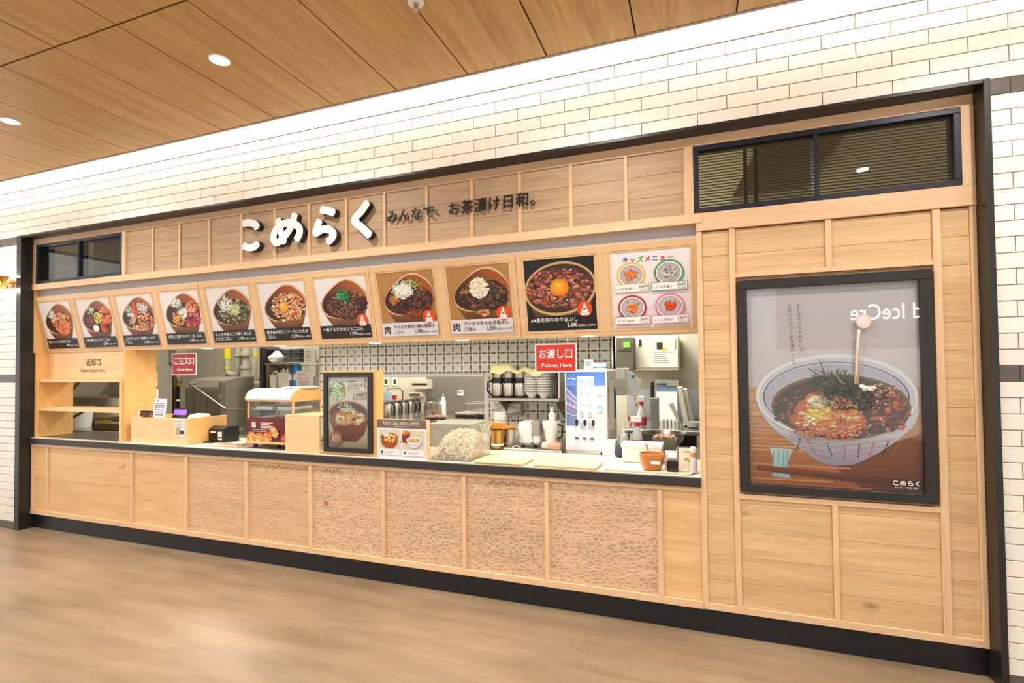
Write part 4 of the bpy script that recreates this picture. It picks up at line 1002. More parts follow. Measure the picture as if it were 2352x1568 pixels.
# menu sheet lying on the counter
P = Print(); P.rect(0, 0, .5, .26, 'f0e6d4')
for k in range(12): P.rect(.03 + .075 * (k % 6), .03 + .11 * (k // 6), .09 + .075 * (k % 6), .11 + .11 * (k // 6), random.choice(['d86a30', 'b04020', 'e8a060', 'c87848']))
P.rect(.25, .225, .48, .25, 'c83a1c')
tag(P.build('menu_sheet', PRINT, None, Matrix.Translation((-3.93, 3.10, ZT + .001)) @ Matrix.Rotation(-PI / 2, 4, 'X')), 'laminated colour menu sheet lying flat on the counter', 'menu')
tag(MB().cbox(-3.55, -2.94, 3.12, 3.56, ZT, ZT + .008, .002).build('steel_tray', M_STEEL, None, origin=(-3.25, 3.3, ZT)), 'flat steel tray under the food warmer', 'tray')

# ================================================================== food warmer
ZW = ZT + .008
wx0, wx1, wy0, wy1 = -3.47, -2.985, 3.17, 3.50
fw = thing('food_warmer', 'glass food warmer with a white curved top and brown fried-chicken panel', 'food warmer', ((wx0 + wx1) / 2, 3.33, ZW))
M_WARMW = wood('warm timber trim', 'd39a55', 'e4b478', 'X', .45, 1.5, 0, .6, .02)
for x in (wx0 + .07, wx1 - .12, wx0 + .30):
    for y in (wy0 + .03, wy1 - .04): MB().cyl((x, y, ZW), (x, y, ZW + .03), .016, .02, 12).build('foot', M_BLACKP, fw, True)
MB().cbox(wx0, wx1, wy0, wy1, ZW + .03, ZW + .05, .002).build('base_board', M_WARMW, fw)
MB().box(wx0 + .01, wx1 - .01, wy0 + .012, wy1 - .01, ZW + .05, ZW + .23).build('heater_box', M_STEELD, fw)
def art_warm(P, w_, h_):
    P.vgrad(0, 0, w_, h_, '5c2014', '7a2c1a'); P.text('鶏', w_ * .10, h_ * .58, h_ * .26, 'f0e4dc', bold=.001)
    for k in range(4): P.line([(w_ * .30, h_ * (.78 - .07 * k)), (w_ * (.5 if k % 2 else .56), h_ * (.78 - .07 * k))], .006, 'e8d8d0')
    for k in range(2): P.line([(w_ * .12, h_ * (.48 - .07 * k)), (w_ * .44, h_ * (.48 - .07 * k))], .004, 'd8c0b8')
    for cx_, cy_, r in ((.10, .16, .10), (.27, .13, .10), (.44, .15, .10), (.58, .42, .09), (.62, .33, .07)):
        P.blob(cx_ * w_, cy_ * h_, r * w_, r * w_ * .95, 'f4b468', 'c8742c', hy=.01); P.chunks(cx_ * w_, cy_ * h_, r * w_ * .8, r * w_ * .7, 26, .012, ['e89a48', 'f4c080', 'd07c30', 'f8d8a0'])
    P.ell(.82 * w_, .15 * h_, .08 * w_, .08 * w_, 'd8442c'); P.text('TAKE OUT', .82 * w_, .12 * h_, .014, 'f4ecec', 'C', res=1)
P = Print(); art_warm(P, wx1 - wx0, .19); P.build('front_panel_print', PRINT, fw, plane_at(wx0, wy0 + .011, ZW + .05))
ztop = ZW + .43
for x in (wx0 + .008, wx1 - .02):
    for y in (wy0 + .008, wy1 - .02): MB().box(x, x + .014, y, y + .014, ZW + .23, ztop - .05).build('corner_post', M_WARMW, fw)
for a, b, c, d in ((wx0 + .02, wx1 - .02, wy0 + .012, wy0 + .015), (wx0 + .02, wx1 - .02, wy1 - .015, wy1 - .012), (wx0 + .012, wx0 + .015, wy0 + .02, wy1 - .02), (wx1 - .015, wx1 - .012, wy0 + .02, wy1 - .02)):
    MB().box(a, b, c, d, ZW + .235, ztop - .055).build('glass_side', M_GLASS, fw)
MB().box(wx0 + .02, wx1 - .02, wy0 + .03, wy1 - .03, ZW + .30, ZW + .304).build('wire_shelf', M_STEEL, fw)
MB().box(wx0, wx1, wy0, wy1, ztop - .06, ztop - .045).build('top_frame', M_WARMW, fw)
arc = [(wy0 - .005, ztop - .045)] + [(wy0 - .005 + .09 * (1 - math.cos(t)), ztop - .045 + .085 * math.sin(t)) for t in [PI / 2 * i / 8 for i in range(1, 9)]] + [(wy1, ztop + .035), (wy1, ztop - .045)]
MB().prism(arc, wx1 - wx0 - .03, 'X', wx0 + .005).build('curved_top', M_WPLA, fw, True)
for x in (wx0 - .008, wx1 - .025): MB().prism([(y, z - .004) for y, z in arc], .014, 'X', x).build('top_cheek', M_WARMW, fw)
x, y = -3.1, 3.38
t = MB()
for k in range(2): t.lathe((x, y, ztop + .035), [(.10, 0), (.14, .006), (.145, .016), (.135, .012), (.09, .006)], 24)
tag(t.build('white_plate', M_WPLA, None, True, origin=(x, y, ztop + .035)), 'white plate left on top of the food warmer', 'plate')
for k, dx in enumerate((-.11, .11)):
    c = Vector(((wx0 + wx1) / 2 + dx, 3.33, ZW + .304)); mb = MB(); mb.prism([(c.x - .08, c.z), (c.x + .08, c.z), (c.x + .09, c.z + .022), (c.x - .09, c.z + .022)], .2, 'Y', 3.23)
    tag(mb.build('warming_tray', M_WPLA, None, origin=c), 'shallow white tray inside the food warmer', 'tray', 'white trays in the warmer')

# ================================================================== oak screens, seasonal poster, how-to panel
lo_ = thing('low_screen_box', 'low plain oak screen box between the food warmer and the tall poster box', 'box', (-2.8, 3.2, ZT))
slab('front_panel', -2.985, -2.66, 3.085, 3.105, ZT, 1.142, M_OAKH, lo_, .001); MB().box(-2.985, -2.967, 3.105, 3.40, ZT, 1.142).build('side_panel', M_OAKH, lo_); MB().box(-2.985, -2.66, 3.085, 3.40, 1.142, 1.158).build('top_panel', M_OAKH, lo_)
pd = thing('poster_box', 'tall oak box carrying the winter menu poster on the counter', 'box', (-2.41, 3.16, ZT))
MB().cbox(-2.655, -2.178, 3.118, 3.205, ZT, 1.492, .002).build('box_body', M_OAKV, pd)
px0, px1, pz0, pz1 = -2.632, -2.208, .893, 1.478
sp = thing('winter_poster', 'black-framed winter special poster of a wooden soup bowl on the tall oak box', 'poster', ((px0 + px1) / 2, 3.11, pz0))
for a, b, c, d in ((px0, px1, pz1 - .034, pz1), (px0, px1, pz0, pz0 + .034)): MB().cbox(a, b, 3.096, 3.118, c, d, .0015).build('frame_bar', M_BLACK, sp)
for a, b in ((px0, px0 + .034), (px1 - .034, px1)): MB().cbox(a, b, 3.096, 3.118, pz0 + .034, pz1 - .034, .0015).build('frame_bar', M_BLACK, sp)
def winter_art(w_, h_):
    P = Print(); q = lambda u, v: (u * w_, v * h_)
    P.vgrad(0, 0, w_, h_, 'd0bc9c', 'f6efed'); P.vgrad(0, 0, w_, h_ * .3, 'b09a74', 'e4d6c0')
    P.ell(.22 * w_, .80 * h_, .21 * w_, .155 * h_, '9cb46c', n=30)
    P.text('冬', .05 * w_, .80 * h_, .115, 'f6f4ee', bold=.0025); P.text('限定', .06 * w_, .665 * h_, .075, 'f6f4ee', wd=.33 * w_, bold=.0012)
    P.line([q(.48, .94), q(.68, .94)], .006, '9a8a82'); P.text('ぶりのあつめし', .48 * w_, .865 * h_, .034, '6a4a42', wd=.44 * w_); P.text('おひつごはん', .48 * w_, .82 * h_, .028, '8a6a60', wd=.3 * w_); P.line([q(.48, .79), q(.97, .79)], .0015, '9a8a80')
    P.text('1,490円', .95 * w_, .72 * h_, .04, '5a4440', 'R'); P.text('(税込1,639円)', .95 * w_, .68 * h_, .022, '6a5450', 'R'); P.line([q(.92, .98), q(.89, .9), q(.93, .84)], .012, 'e0903c')
    P.line([q(.0, .76), q(.08, .79), q(.02, .82)], .004, '5a4a30'); P.line([q(.04, .83), q(.05, .74)], .004, '6a5a38')
    P.poly([q(.02, .52), q(.04, .35), q(.18, .18), q(.38, .09), q(.68, .09), q(.88, .2), q(.97, .38), q(.98, .54)], ['b06034', 'a05428', '7a3c1c', '6a3018', '6a3018', '8a4822', 'b0602f', 'c07040'])
    P.ell(.5 * w_, .49 * h_, .485 * w_, .17 * h_, 'c8804c', rot=-.02, n=44); P.ell(.5 * w_, .485 * h_, .455 * w_, .152 * h_, '5a2c16', rot=-.02, n=44); P.blob(.5 * w_, .44 * h_, .40 * w_, .115 * h_, 'd8a05c', '9a5c2c')
    P.chunks(.52 * w_, .42 * h_, .36 * w_, .085 * h_, 70, .026, ['e8b878', 'f0cc98', 'd89c5c', 'c8803c', 'f4dcb8']); P.blob(.5 * w_, .43 * h_, .095 * w_, .055 * h_, 'f4cc80', 'd89440'); P.chunks(.5 * w_, .43 * h_, .38 * w_, .1 * h_, 26, .008, GRN)
    P.shreds(.45 * w_, .54 * h_, .16 * w_, .045 * h_, 46, .05, .004, WSH + ['c8dca8']); P.chunks(.38 * w_, .57 * h_, .1 * w_, .03 * h_, 8, .012, GRN)
    P.ell(.2 * w_, .13 * h_, .155 * w_, .105 * h_, 'b0785c', n=30); P.text('季節の', .2 * w_, .135 * h_, .034, 'f4ece4', 'C', wd=.19 * w_); P.text('おひつ', .2 * w_, .085 * h_, .036, 'f4ece4', 'C', wd=.21 * w_, bold=.0006)
    return P
winter_art(px1 - px0 - .068, pz1 - pz0 - .068).build('poster_print', PRINT, sp, plane_at(px0 + .034, 3.117, pz0 + .034)); MB().box(px0 + .03, px1 - .03, 3.103, 3.1045, pz0 + .03, pz1 - .03).build('glazing', M_GLASS, sp)
hx0, hx1, hz1 = -2.15, -1.757, 1.146
hp = thing('how_to_panel', 'white standing panel with two bowl photos under a grey-brown heading', 'panel', ((hx0 + hx1) / 2, 3.09, ZT))
MB().box(hx0, hx1 + .018, 3.082, 3.10, ZT, hz1).build('board', M_OAKH, hp)
def howto(w_, h_):
    P = Print(); P.rect(0, 0, w_, h_, 'efebef'); P.rect(0, .78 * h_, w_, h_, '857263'); P.text('「おひつごはん」のお召し上がり方', .5 * w_, .865 * h_, .03, 'f4f0ec', 'C', wd=.72 * w_, bold=.0003); P.line([(.36 * w_, .822 * h_), (.64 * w_, .822 * h_)], .004, 'd0c6bc')
    for i, u0 in enumerate((.05, .53)):
        P.rect((u0 - .008) * w_, .09 * h_, (u0 + .438) * w_, .745 * h_, 'b8b0b0'); P.rect((u0 - .005) * w_, .095 * h_, (u0 + .435) * w_, .74 * h_, 'efebef'); P.rect(u0 * w_, .25 * h_, (u0 + .43) * w_, .735 * h_, 'd9d0b4')
        P.rect((u0 + .03) * w_, .13 * h_, (u0 + .075) * w_, .20 * h_, '2a2224'); P.text(str(i + 1), (u0 + .052) * w_, .148 * h_, .016, 'f4f0f0', 'C')
        for k in range(2): P.line([((u0 + .1) * w_, (.18 - .035 * k) * h_), ((u0 + .36 - .08 * k) * w_, (.18 - .035 * k) * h_)], .0018, 'a8a0a0')
    P.poly([(.08 * w_, .55 * h_), (.11 * w_, .36 * h_), (.2 * w_, .27 * h_), (.34 * w_, .27 * h_), (.42 * w_, .38 * h_), (.44 * w_, .56 * h_)], 'a8602c'); P.ell(.26 * w_, .56 * h_, .18 * w_, .1 * h_, 'c88048'); P.ell(.26 * w_, .555 * h_, .16 * w_, .085 * h_, '6a3418')
    P.chunks(.28 * w_, .52 * h_, .13 * w_, .09 * h_, 50, .012, ['f0b060', 'e89040', 'f8d890', 'd87830']); P.shreds(.2 * w_, .59 * h_, .06 * w_, .04 * h_, 26, .03, .003, WSH)
    P.poly([(.535 * w_, .7 * h_), (.69 * w_, .7 * h_), (.68 * w_, .5 * h_), (.62 * w_, .42 * h_), (.535 * w_, .44 * h_)], '8a4420'); P.chunks(.6 * w_, .68 * h_, .06 * w_, .05 * h_, 20, .011, ['e89040', 'd87830', 'f0c080'])
    P.poly([(.62 * w_, .48 * h_), (.68 * w_, .33 * h_), (.76 * w_, .29 * h_), (.83 * w_, .3 * h_), (.91 * w_, .4 * h_), (.93 * w_, .5 * h_)], 'd4d2de'); P.ell(.775 * w_, .5 * h_, .155 * w_, .08 * h_, 'eeeef4'); P.ell(.775 * w_, .495 * h_, .12 * w_, .058 * h_, 'c87c3c'); P.chunks(.775 * w_, .49 * h_, .09 * w_, .04 * h_, 30, .009, ['f0b060', 'e8c890', 'd88838'])
    P.poly([(.487 * w_, .44 * h_), (.505 * w_, .46 * h_), (.523 * w_, .44 * h_), (.505 * w_, .42 * h_)], '2a2224')
    return P
howto(hx1 - hx0, hz1 - ZT).build('panel_print', PRINT, hp, plane_at(hx0, 3.0815, ZT))

# ================================================================== acrylic bin of topping flakes
ax0, ax1, ay0, ay1, az1 = -1.752, -1.44, 3.11, 3.46, 1.118
ab = thing('acrylic_bin', 'clear acrylic bin of toasted rice flakes on the counter', 'bin', ((ax0 + ax1) / 2, 3.28, ZT))
for a, b, c, d in ((ax0, ax1, ay0, ay0 + .004), (ax0, ax1, ay1 - .004, ay1), (ax0, ax0 + .004, ay0, ay1), (ax1 - .004, ax1, ay0, ay1)): MB().box(a, b, c, d, ZT, az1).build('clear_wall', M_ACRYL, ab)
MB().box(ax0 - .004, ax1 + .004, ay0 - .004, ay1 + .004, az1, az1 + .005).build('clear_lid', M_ACRYL, ab); MB().box(ax0, ax1, ay0, ay1, ZT, ZT + .006).build('base', M_ACRYL, ab)
random.seed(5)
def flakes(n, m, name, zf, s0):
    mb = MB()
    for i in range(n):
        x, y = random.uniform(ax0 + .015, ax1 - .02), random.uniform(ay0 + .012, ay1 - .015)
        top = zf(x, y)
        if top < .012: continue
        z = ZT + .008 + random.random() ** .6 * top; r = s0 * random.uniform(.6, 1.3)
        n_ = Vector((random.gauss(0, 1), random.gauss(0, 1), random.gauss(0, 1))).normalized(); u_ = n_.orthogonal().normalized(); v_ = n_.cross(u_)
        p = Vector((x, y, z)); mb.add([p + u_ * r, p + v_ * r * .8, p - u_ * r, p - v_ * r * .8, p + n_ * r * .4, p - n_ * r * .4], [(0, 1, 4), (1, 2, 4), (2, 3, 4), (3, 0, 4), (1, 0, 5), (2, 1, 5), (3, 2, 5), (0, 3, 5)])
    tag(mb.build(name, m, ab, fixn=False), kind='stuff')
flakes(2600, mat('pale toasted flakes', 'f6ead0', .7), 'pale_flakes', lambda x, y: .19 * max(0, 1 - (abs(x + 1.575) ** 3 / .0085 + (y - 3.30) ** 2 / .05)), .010)
flakes(900, mat('brown toasted flakes', '9a5a38', .7), 'brown_flakes', lambda x, y: .075 * max(0, 1 - abs(x + 1.66) / .09) * (1 if y < 3.22 else .2), .009)
MB().box(ax0 + .19, ax1 - .012, ay0 + .03, ay1 - .1, ZT + .008, ZT + .03).build('inner_pack', mat('tan carton', 'c89a5c', .7), ab)

# ================================================================== trays and condiments on the counter
def tray(name, label, cx, cy, w_, d_, rz, m, z=ZT, group=None):
    o = len(bpy.data.objects); mb = MB(); r = .035
    def rr(w2, d2, rad):
        pts = []
        for (sx, sy, a0) in ((1, 1, 0), (-1, 1, PI / 2), (-1, -1, PI), (1, -1, 3 * PI / 2)):
            for k in range(5): a = a0 + PI / 2 * k / 4; pts.append((sx * (w2 - rad) + rad * math.cos(a), sy * (d2 - rad) + rad * math.sin(a)))
        return pts
    loops = [(rr(w_ / 2 - .012, d_ / 2 - .012, r), 0), (rr(w_ / 2, d_ / 2, r), .014), (rr(w_ / 2 - .004, d_ / 2 - .004, r), .015), (rr(w_ / 2 - .016, d_ / 2 - .016, r), .005)]
    n = 20; vs = []; fs = []
    for L_, h in loops: vs += [(p[0], p[1], h) for p in L_]
    for k in range(3): fs += [(k * n + i, k * n + (i + 1) % n, (k + 1) * n + (i + 1) % n, (k + 1) * n + i) for i in range(n)]
    fs += [tuple(range(n - 1, -1, -1)), tuple(range(3 * n, 4 * n))]
    M = Matrix.Translation((cx, cy, z)) @ Matrix.Rotation(rz, 4, 'Z'); mb.add([M @ Vector(v) for v in vs], fs)
    return tag(mb.build(name, m, None, True, origin=(cx, cy, z)), label, 'tray', group)
M_TRAY = wood('pale tray veneer', 'e2c08c', 'f2d8ac', 'X', .35, 1.0, 0, .6, .02)
tray('serving_tray', 'pale timber serving tray beside the acrylic bin', -1.235, 3.20, .36, .26, .0, M_TRAY)
tray('serving_tray', 'pale timber serving tray in front of the drink dispenser', -.80, 3.215, .42, .27, .0, M_TRAY)
tray('condiment_tray', 'long white tray with a timber edge under the condiments', -.30, 3.20, .52, .22, .0, mat('cream tray', 'efe4cc', .35))
ZTR = ZT + .006
M_POT = wood('turned cherry wood', 'a05f26', 'c88038', 'X', .35, 2.0, 0, .8, .02)
p = Vector((-.275, 3.19, ZTR))
t = thing('wooden_pot', 'turned cherry wood condiment pot with a small spoon and white label', 'pot', p)
mb = MB(); mb.lathe(p, [(.045, 0), (.056, .008), (.068, .05), (.073, .088), (.071, .098), (.066, .099), (.063, .085), (.05, .03), (.02, .02)], 28); pb = mb.build('pot_body', M_POT, t, True)
MB().tube([p + Vector((-.02, 0, .03)), p + Vector((-.018, .01, .09)), p + Vector((-.035, .02, .15))], [.004, .004, .006], 8).build('spoon', mat('spoon wood', 'b08050', .5), t, True)
MB().box(p.x - .002, p.x + .052, 3.19 - .0735, 3.19 - .065, ZTR + .045, ZTR + .060).build('name_label', M_WPLA, pb)
p = Vector((-.155, 3.18, ZTR)); t = thing('soy_sauce_bottle', 'small square soy sauce bottle with a white cap', 'bottle', p)
MB().cbox(p.x - .032, p.x + .032, p.y - .032, p.y + .032, ZTR, ZTR + .065, .006).build('sauce_body', mat('dark soy sauce', '1c0c0a', .12), t); MB().cbox(p.x - .032, p.x + .032, p.y - .032, p.y + .032, ZTR + .065, ZTR + .075, .003).build('shoulder', M_ACRYL, t)
MB().lathe(p, [(.020, .075), (.027, .08), (.027, .10), (.02, .106), (.008, .108)], 18).build('cap', M_WPLA, t, True)
def art_card(P, w_, h_):
    P.rect(0, 0, w_, h_, 'f0e6d4'); P.line([(w_ * .28, h_ * .87), (w_ * .72, h_ * .87)], .003, '8a7a68'); P.line([(w_ * .2, h_ * .8), (w_ * .8, h_ * .8)], .002, 'a89a88'); P.chunks(w_ * .5, h_ * .5, w_ * .2, h_ * .09, 30, .006, ['c8b838', 'a8a030', 'e0d060']);
    for k in range(5): P.line([(w_ * .15, h_ * (.3 - .05 * k)), (w_ * .85, h_ * (.3 - .05 * k))], .0012, 'a89a88')
stand_card('topping_card', 'cream topping card with a green picture standing on the condiment tray', 'card', 1560, 1031, 1596, 1084, 3.18, ZTR, art_card, .08)
def art_plain(P, w_, h_): P.rect(0, 0, w_, h_, 'f2eeea'); [P.line([(w_ * .2, h_ * (.8 - .12 * k)), (w_ * .8, h_ * (.8 - .12 * k))], .0012, 'c0b8b4') for k in range(6)]
stand_card('plain_card', 'plain white card standing behind the soy sauce bottle', 'card', 1528, 1036, 1556, 1082, 3.235, ZTR, art_plain, .08)
p = Vector((-.04, 3.175, ZTR)); t = thing('pepper_mill', 'slim patterned shaker with a tan band at the end of the condiment tray', 'shaker', p)
MB().lathe(p, [(.022, 0), (.023, .01), (.02, .085), (.018, .09)], 18).build('glass_body', mat('patterned shaker', 'c9c2c6', .3, var=.4, bscale=90), t, True); MB().lathe(p, [(.0185, .09), (.0185, .115)], 18).build('band', mat('tan band', 'b98a5c', .6), t, True); MB().lathe(p, [(.018, .115), (.019, .14), (.012, .148)], 18).build('lid', M_CREAM, t, True)

# ================================================================== red hanging signs
def red_sign(label, x0, y0, x1, y1, Y, jp, en, col, sz):
    a, b, c, d = rect(x0, y0, x1, y1, Y); t = thing('hanging_sign', label, 'sign', ((a + b) / 2, Y, c))
    MB().box(a, b, Y, Y + .006, c, d).build('board', M_WPLA, t)
    P = Print(); w_, h_ = b - a, d - c; P.rect(.008, .008, w_ - .008, h_ - .008, col); P.text(jp, w_ / 2, h_ * .52, h_ * .36, 'faf4f2', 'C', wd=w_ * .80, bold=.0009); P.text(en, w_ * .53, h_ * .19, h_ * .19, 'faf4f2', 'C', wd=w_ * sz, bold=.0004)
    P.build('sign_print', PRINT, t, plane_at(a, Y - .0005, c))
    for x in (a + w_ * .22, b - w_ * .22): MB().tube([(x, Y + .003, d), (x, Y + .003, 1.712)], .0015, 6).build('hook', M_STEEL, t)
red_sign('dark red order-here sign hanging over the register', 395, 811, 451, 861, 3.235, 'ご注文口', 'Order Here', 'a8242c', .62)
red_sign('orange-red pick-up sign hanging over the trays', 1229, 789, 1324, 855, 3.235, 'お渡し口', 'Pick-up Here', 'd93c26', .72)
# ================================================================== kitchen behind the counter
random.seed(33)
YT = 4.5                                     # face of the patterned tile partition
TPX, TPZ, TX0, TZ0 = .0958, .0905, -3.119, 1.731
M_KTILE = mat('white kitchen tile', 'eceae2', .25)
M_KDARK = mat('dark glazed inlay', '26281f', .3)
M_KBLUE = mat('blue grey glazed inlay', '56646c', .3)
part = struct('wall_kitchen_tiled', 'white tiled kitchen partition with dark diamond and leaf inlays')
MB().box(-3.86, -.70, YT, YT + .12, 1.437, 3.1).box(-1.93, -.70, YT, YT + .12, 0, 1.437).box(-3.86, -3.74, YT, YT + .12, 0, 1.437).build('partition_core', M_KTILE, part)
leafp = [(math.cos(t) * .030, math.sin(t) * .0075) for t in [2 * PI * i / 10 for i in range(10)]]
NI = 0; rest = MB()
def inside(x, z):
    if -3.85 < x < -.71 and 1.45 < z < 1.82: return True
    if -1.92 < x < -1.15 and .9 < z < 1.45: return True
    return -3.85 < x < -3.75 and 1.0 < z < 1.45
tl = mat('tile joint line', 'd2cfc4', .8)
inl, inb = MB(), MB()
for i in range(-9, 27):
    for j in range(-1, 10):
        x, z = TX0 + TPX * i, TZ0 - TPZ * j
        if inside(x + TPX / 2, z - TPZ / 2):
            slab('wall_tile', max(x, -3.86) + .0008, min(x + TPX, -.716) - .0008, YT - .006, YT, z - TPZ + .0008, z - .0008, M_KTILE, part, .0012); NI += 1
        if inside(x, z): inl.prism([(x, z - .0115), (x + .0115, z), (x, z + .0115), (x - .0115, z)], .003, 'Y', YT - .0075)
        if inside(x + TPX / 2, z): inb.prism([(x + TPX / 2 + a, z + b) for a, b in leafp], .003, 'Y', YT - .0075)
        if inside(x, z - TPZ / 2): inb.prism([(x + b, z - TPZ / 2 + a) for a, b in leafp], .003, 'Y', YT - .0075)
tag(inl.build('diamond_inlays', M_KDARK, part), kind='stuff'); tag(inb.build('leaf_inlays', M_KBLUE, part), kind='stuff')
MB().cbox(-3.74, -1.93, YT - .012, YT + .13, 1.415, 1.44, .002).build('lintel_trim', M_STEEL, part)
MB().box(-.715, -.70, YT - .006, YT + .13, 0, 3.1).build('corner_trim', M_STEEL, part)
MB().box(-3.875, -3.86, YT - .006, YT + .13, 0, 3.1).build('corner_trim', M_STEEL, part)
print('inlays', NI)
def kbox(name, label, cat, px, Y, dep, m, base=None, c=.003, parts=(), group=None, mname='body'):
    """box from its outline in the photograph at depth Y; base: height it stands at"""
    a, b, z0, z1 = rect(*px, Y)
    if base is not None: z0 = base
    t = thing(name, label, cat, ((a + b) / 2, Y + dep / 2, z0), group)
    MB().cbox(a, b, Y, Y + dep, z0, z1, min(c, (z1 - z0) * .3, (b - a) * .3)).build(mname, m, t)
    return t, a, b, z0, z1
def table(name, label, x0, x1, y0, y1, z, shelf=True, lip=.04):
    t = thing(name, label, 'work table', ((x0 + x1) / 2, (y0 + y1) / 2, 0))
    MB().cbox(x0, x1, y0, y1, z - lip, z, .004).build('top', M_STEEL, t)
    for x in (x0 + .03, x1 - .03):
        for y in (y0 + .03, y1 - .03): MB().cyl((x, y, 0), (x, y, z - lip), .018, n=10).build('leg', M_STEEL, t, True)
    if shelf: MB().box(x0 + .02, x1 - .02, y0 + .02, y1 - .02, .2, .22).build('under_shelf', M_STEELD, t)
    return t
ZK = .862
table('steel_work_table', 'stainless work table in front of the tiled partition', -1.9, -.72, 3.68, 4.48, ZK)
table('steel_back_table', 'stainless back table seen through the pass opening', -4.6, -1.35, 5.25, 6.1, .9)
table('steel_sink_table', 'stainless sink table under the electric cabinet', -.68, .75, 4.95, 5.85, .9)
table('steel_return_table', 'low stainless table behind the tray return', -7.4, -4.85, 3.72, 4.4, .85)
# ---- drink dispenser
dx0, dx1, dy0, dy1, dz0, dz1 = -.935, -.625, 3.69, 4.15, ZK, 1.478
dd = thing('drink_dispenser', 'tall white drink dispenser with a blue panel and rows of round buttons', 'drink dispenser', ((dx0 + dx1) / 2, 3.9, dz0))
MB().cbox(dx0, dx1, dy0, dy1, dz0 + .02, dz1, .008).build('cabinet', M_WPLA, dd)
MB().box(dx0 + .01, dx1 - .01, dy0 + .02, dy1, dz0, dz0 + .02).build('plinth', M_BLACKP, dd)
def disp(w_, h_):
    P = Print(); q = lambda u, v: (u * w_, v * h_); P.vgrad(0, 0, w_, h_, 'd8dce4', 'dfe4f0'); P.vgrad(0, .82 * h_, w_, h_, '6a8cc8', '3f6cb4'); P.poly([q(0, .82), q(.28, .82), q(.28, .3), q(0, .3)], ['4a6aa8', '5878b0', '8898c0', '7a88b8'])
    for k in range(12): P.line([q(0, .8 - .03 * k), q(.1 + .01 * k, .74 - .028 * k), q(.27, .66 - .02 * k)], .004, random.choice(['c8a0b0', 'e8d0d8', 'a878a0', 'f0e8f0']), z=P.z + .0001)
    P.z += .0003; P.line([q(.03, .905), q(.12, .92), q(.25, .90)], .006, 'dce8f6')
    P.rect(.29 * w_, .56 * h_, .72 * w_, .94 * h_, 'e6eaf2')
    for r in range(3):
        for c in range(2):
            cx, cy = (.4 + .2 * c) * w_, (.87 - .125 * r) * h_; P.ell(cx, cy, .08 * w_, .05 * h_, 'f6f8fc'); P.rect(cx - .05 * w_, cy + .0 * h_, cx + .05 * w_, cy + .035 * h_, ['8cc0e8', 'b0d4ec', 'd8e0e8'][r]); P.ell(cx, cy - .02 * h_, .014 * w_, .008 * h_, '5a6478')
    for k in range(4):
        P.rect((.36 + .2 * (k % 2)) * w_, (.42 - .14 * (k // 2)) * h_, (.45 + .2 * (k % 2)) * w_, (.49 - .14 * (k // 2)) * h_, random.choice(['a8c8e4', 'b8c4d4']))
    P.ell(.85 * w_, .72 * h_, .07 * w_, .03 * h_, 'f4f6fa'); P.rect(.8 * w_, .52 * h_, .92 * w_, .57 * h_, '9cc8e8'); P.ell(.86 * w_, .51 * h_, .06 * w_, .02 * h_, 'f0d8dc')
    for u in (.22, .42, .6): P.rect(u * w_, .13 * h_, (u + .1) * w_, .155 * h_, '5a6478')
    return P
disp(dx1 - dx0 - .02, dz1 - dz0 - .05).build('front_print', PRINT, dd, plane_at(dx0 + .01, dy0 - .0006, dz0 + .035))
MB().cbox(dx0 + .02, dx1 - .04, dy0 - .06, dy0, dz0 + .0, dz0 + .03, .004).build('drip_tray', M_STEEL, dd)
for k in range(3): MB().cyl((dx0 + .09 + .06 * k, dy0 - .012, dz0 + .21), (dx0 + .09 + .06 * k, dy0 - .012, dz0 + .25), .008, .011, 10).build('spout', M_BLACKP, dd, True)
# things on the dispenser
t, a, b, z0, z1 = kbox('kitchen_timer', 'small square grey-faced timer standing on the drink dispenser', 'timer', (1341, 826, 1362, 848), 3.74, .02, M_WPLA, dz1)
MB().box(a + .012, b - .012, 3.738, 3.7398, z0 + .025, z1 - .01).build('lcd', mat('grey lcd', '8a8c7c', .3), t)
p = Vector((-.70, 3.86, dz1)); t = thing('tape_roll', 'white tape roll with a teal edge on the drink dispenser', 'tape', p)
MB().lathe(p, [(.03, 0), (.055, 0), (.055, .05), (.03, .05)], 24).build('roll', M_WPLA, t, True); MB().lathe(p, [(.0555, .012), (.0555, .022)], 24).build('teal_band', mat('teal', '3a8a9a', .5), t)
# towels and gloves hanging on the dispenser side
for k, (x, y0, z1, h_, col, lb, nm) in enumerate(((dx1 + .012, 3.72, 1.40, .36, 'efebdc', 'white apron hanging on a hook beside the drink dispenser', 'apron'), (dx1 + .02, 3.86, 1.33, .22, '3a86c8', 'blue and white wipe packet hanging beside the drink dispenser', 'wipe_packet'))):
    mb = MB(); n = 9; vs = []
    for zi in (0, .5, 1):
        for i in range(n): vs.append((x + .008 * math.sin(i * 1.7 + zi), y0 + (.13 if k == 0 else .06) * i / (n - 1), z1 - h_ * zi))
    vs2 = [(a + .006, b, c) for a, b, c in vs]; N3 = len(vs); fs = [(r * n + i, r * n + i + 1, (r + 1) * n + i + 1, (r + 1) * n + i) for r in range(2) for i in range(n - 1)]
    mb.add(vs + vs2, fs + [tuple(j + N3 for j in reversed(f)) for f in fs] + [(i, i + N3, i + 1 + N3, i + 1) for i in range(n - 1)])
    t = thing(nm, lb, 'cloth' if k == 0 else 'packet', (x, y0, z1 - h_))
    mb.build('sheet', mat('cloth ' + nm, col, .8), t, True); MB().tube([(dx1 - .001, y0 + .03, z1 + .02), (x + .006, y0 + .03, z1 + .02), (x + .006, y0 + .03, z1 - .01)], .003, 6).build('hook', M_STEEL, t)
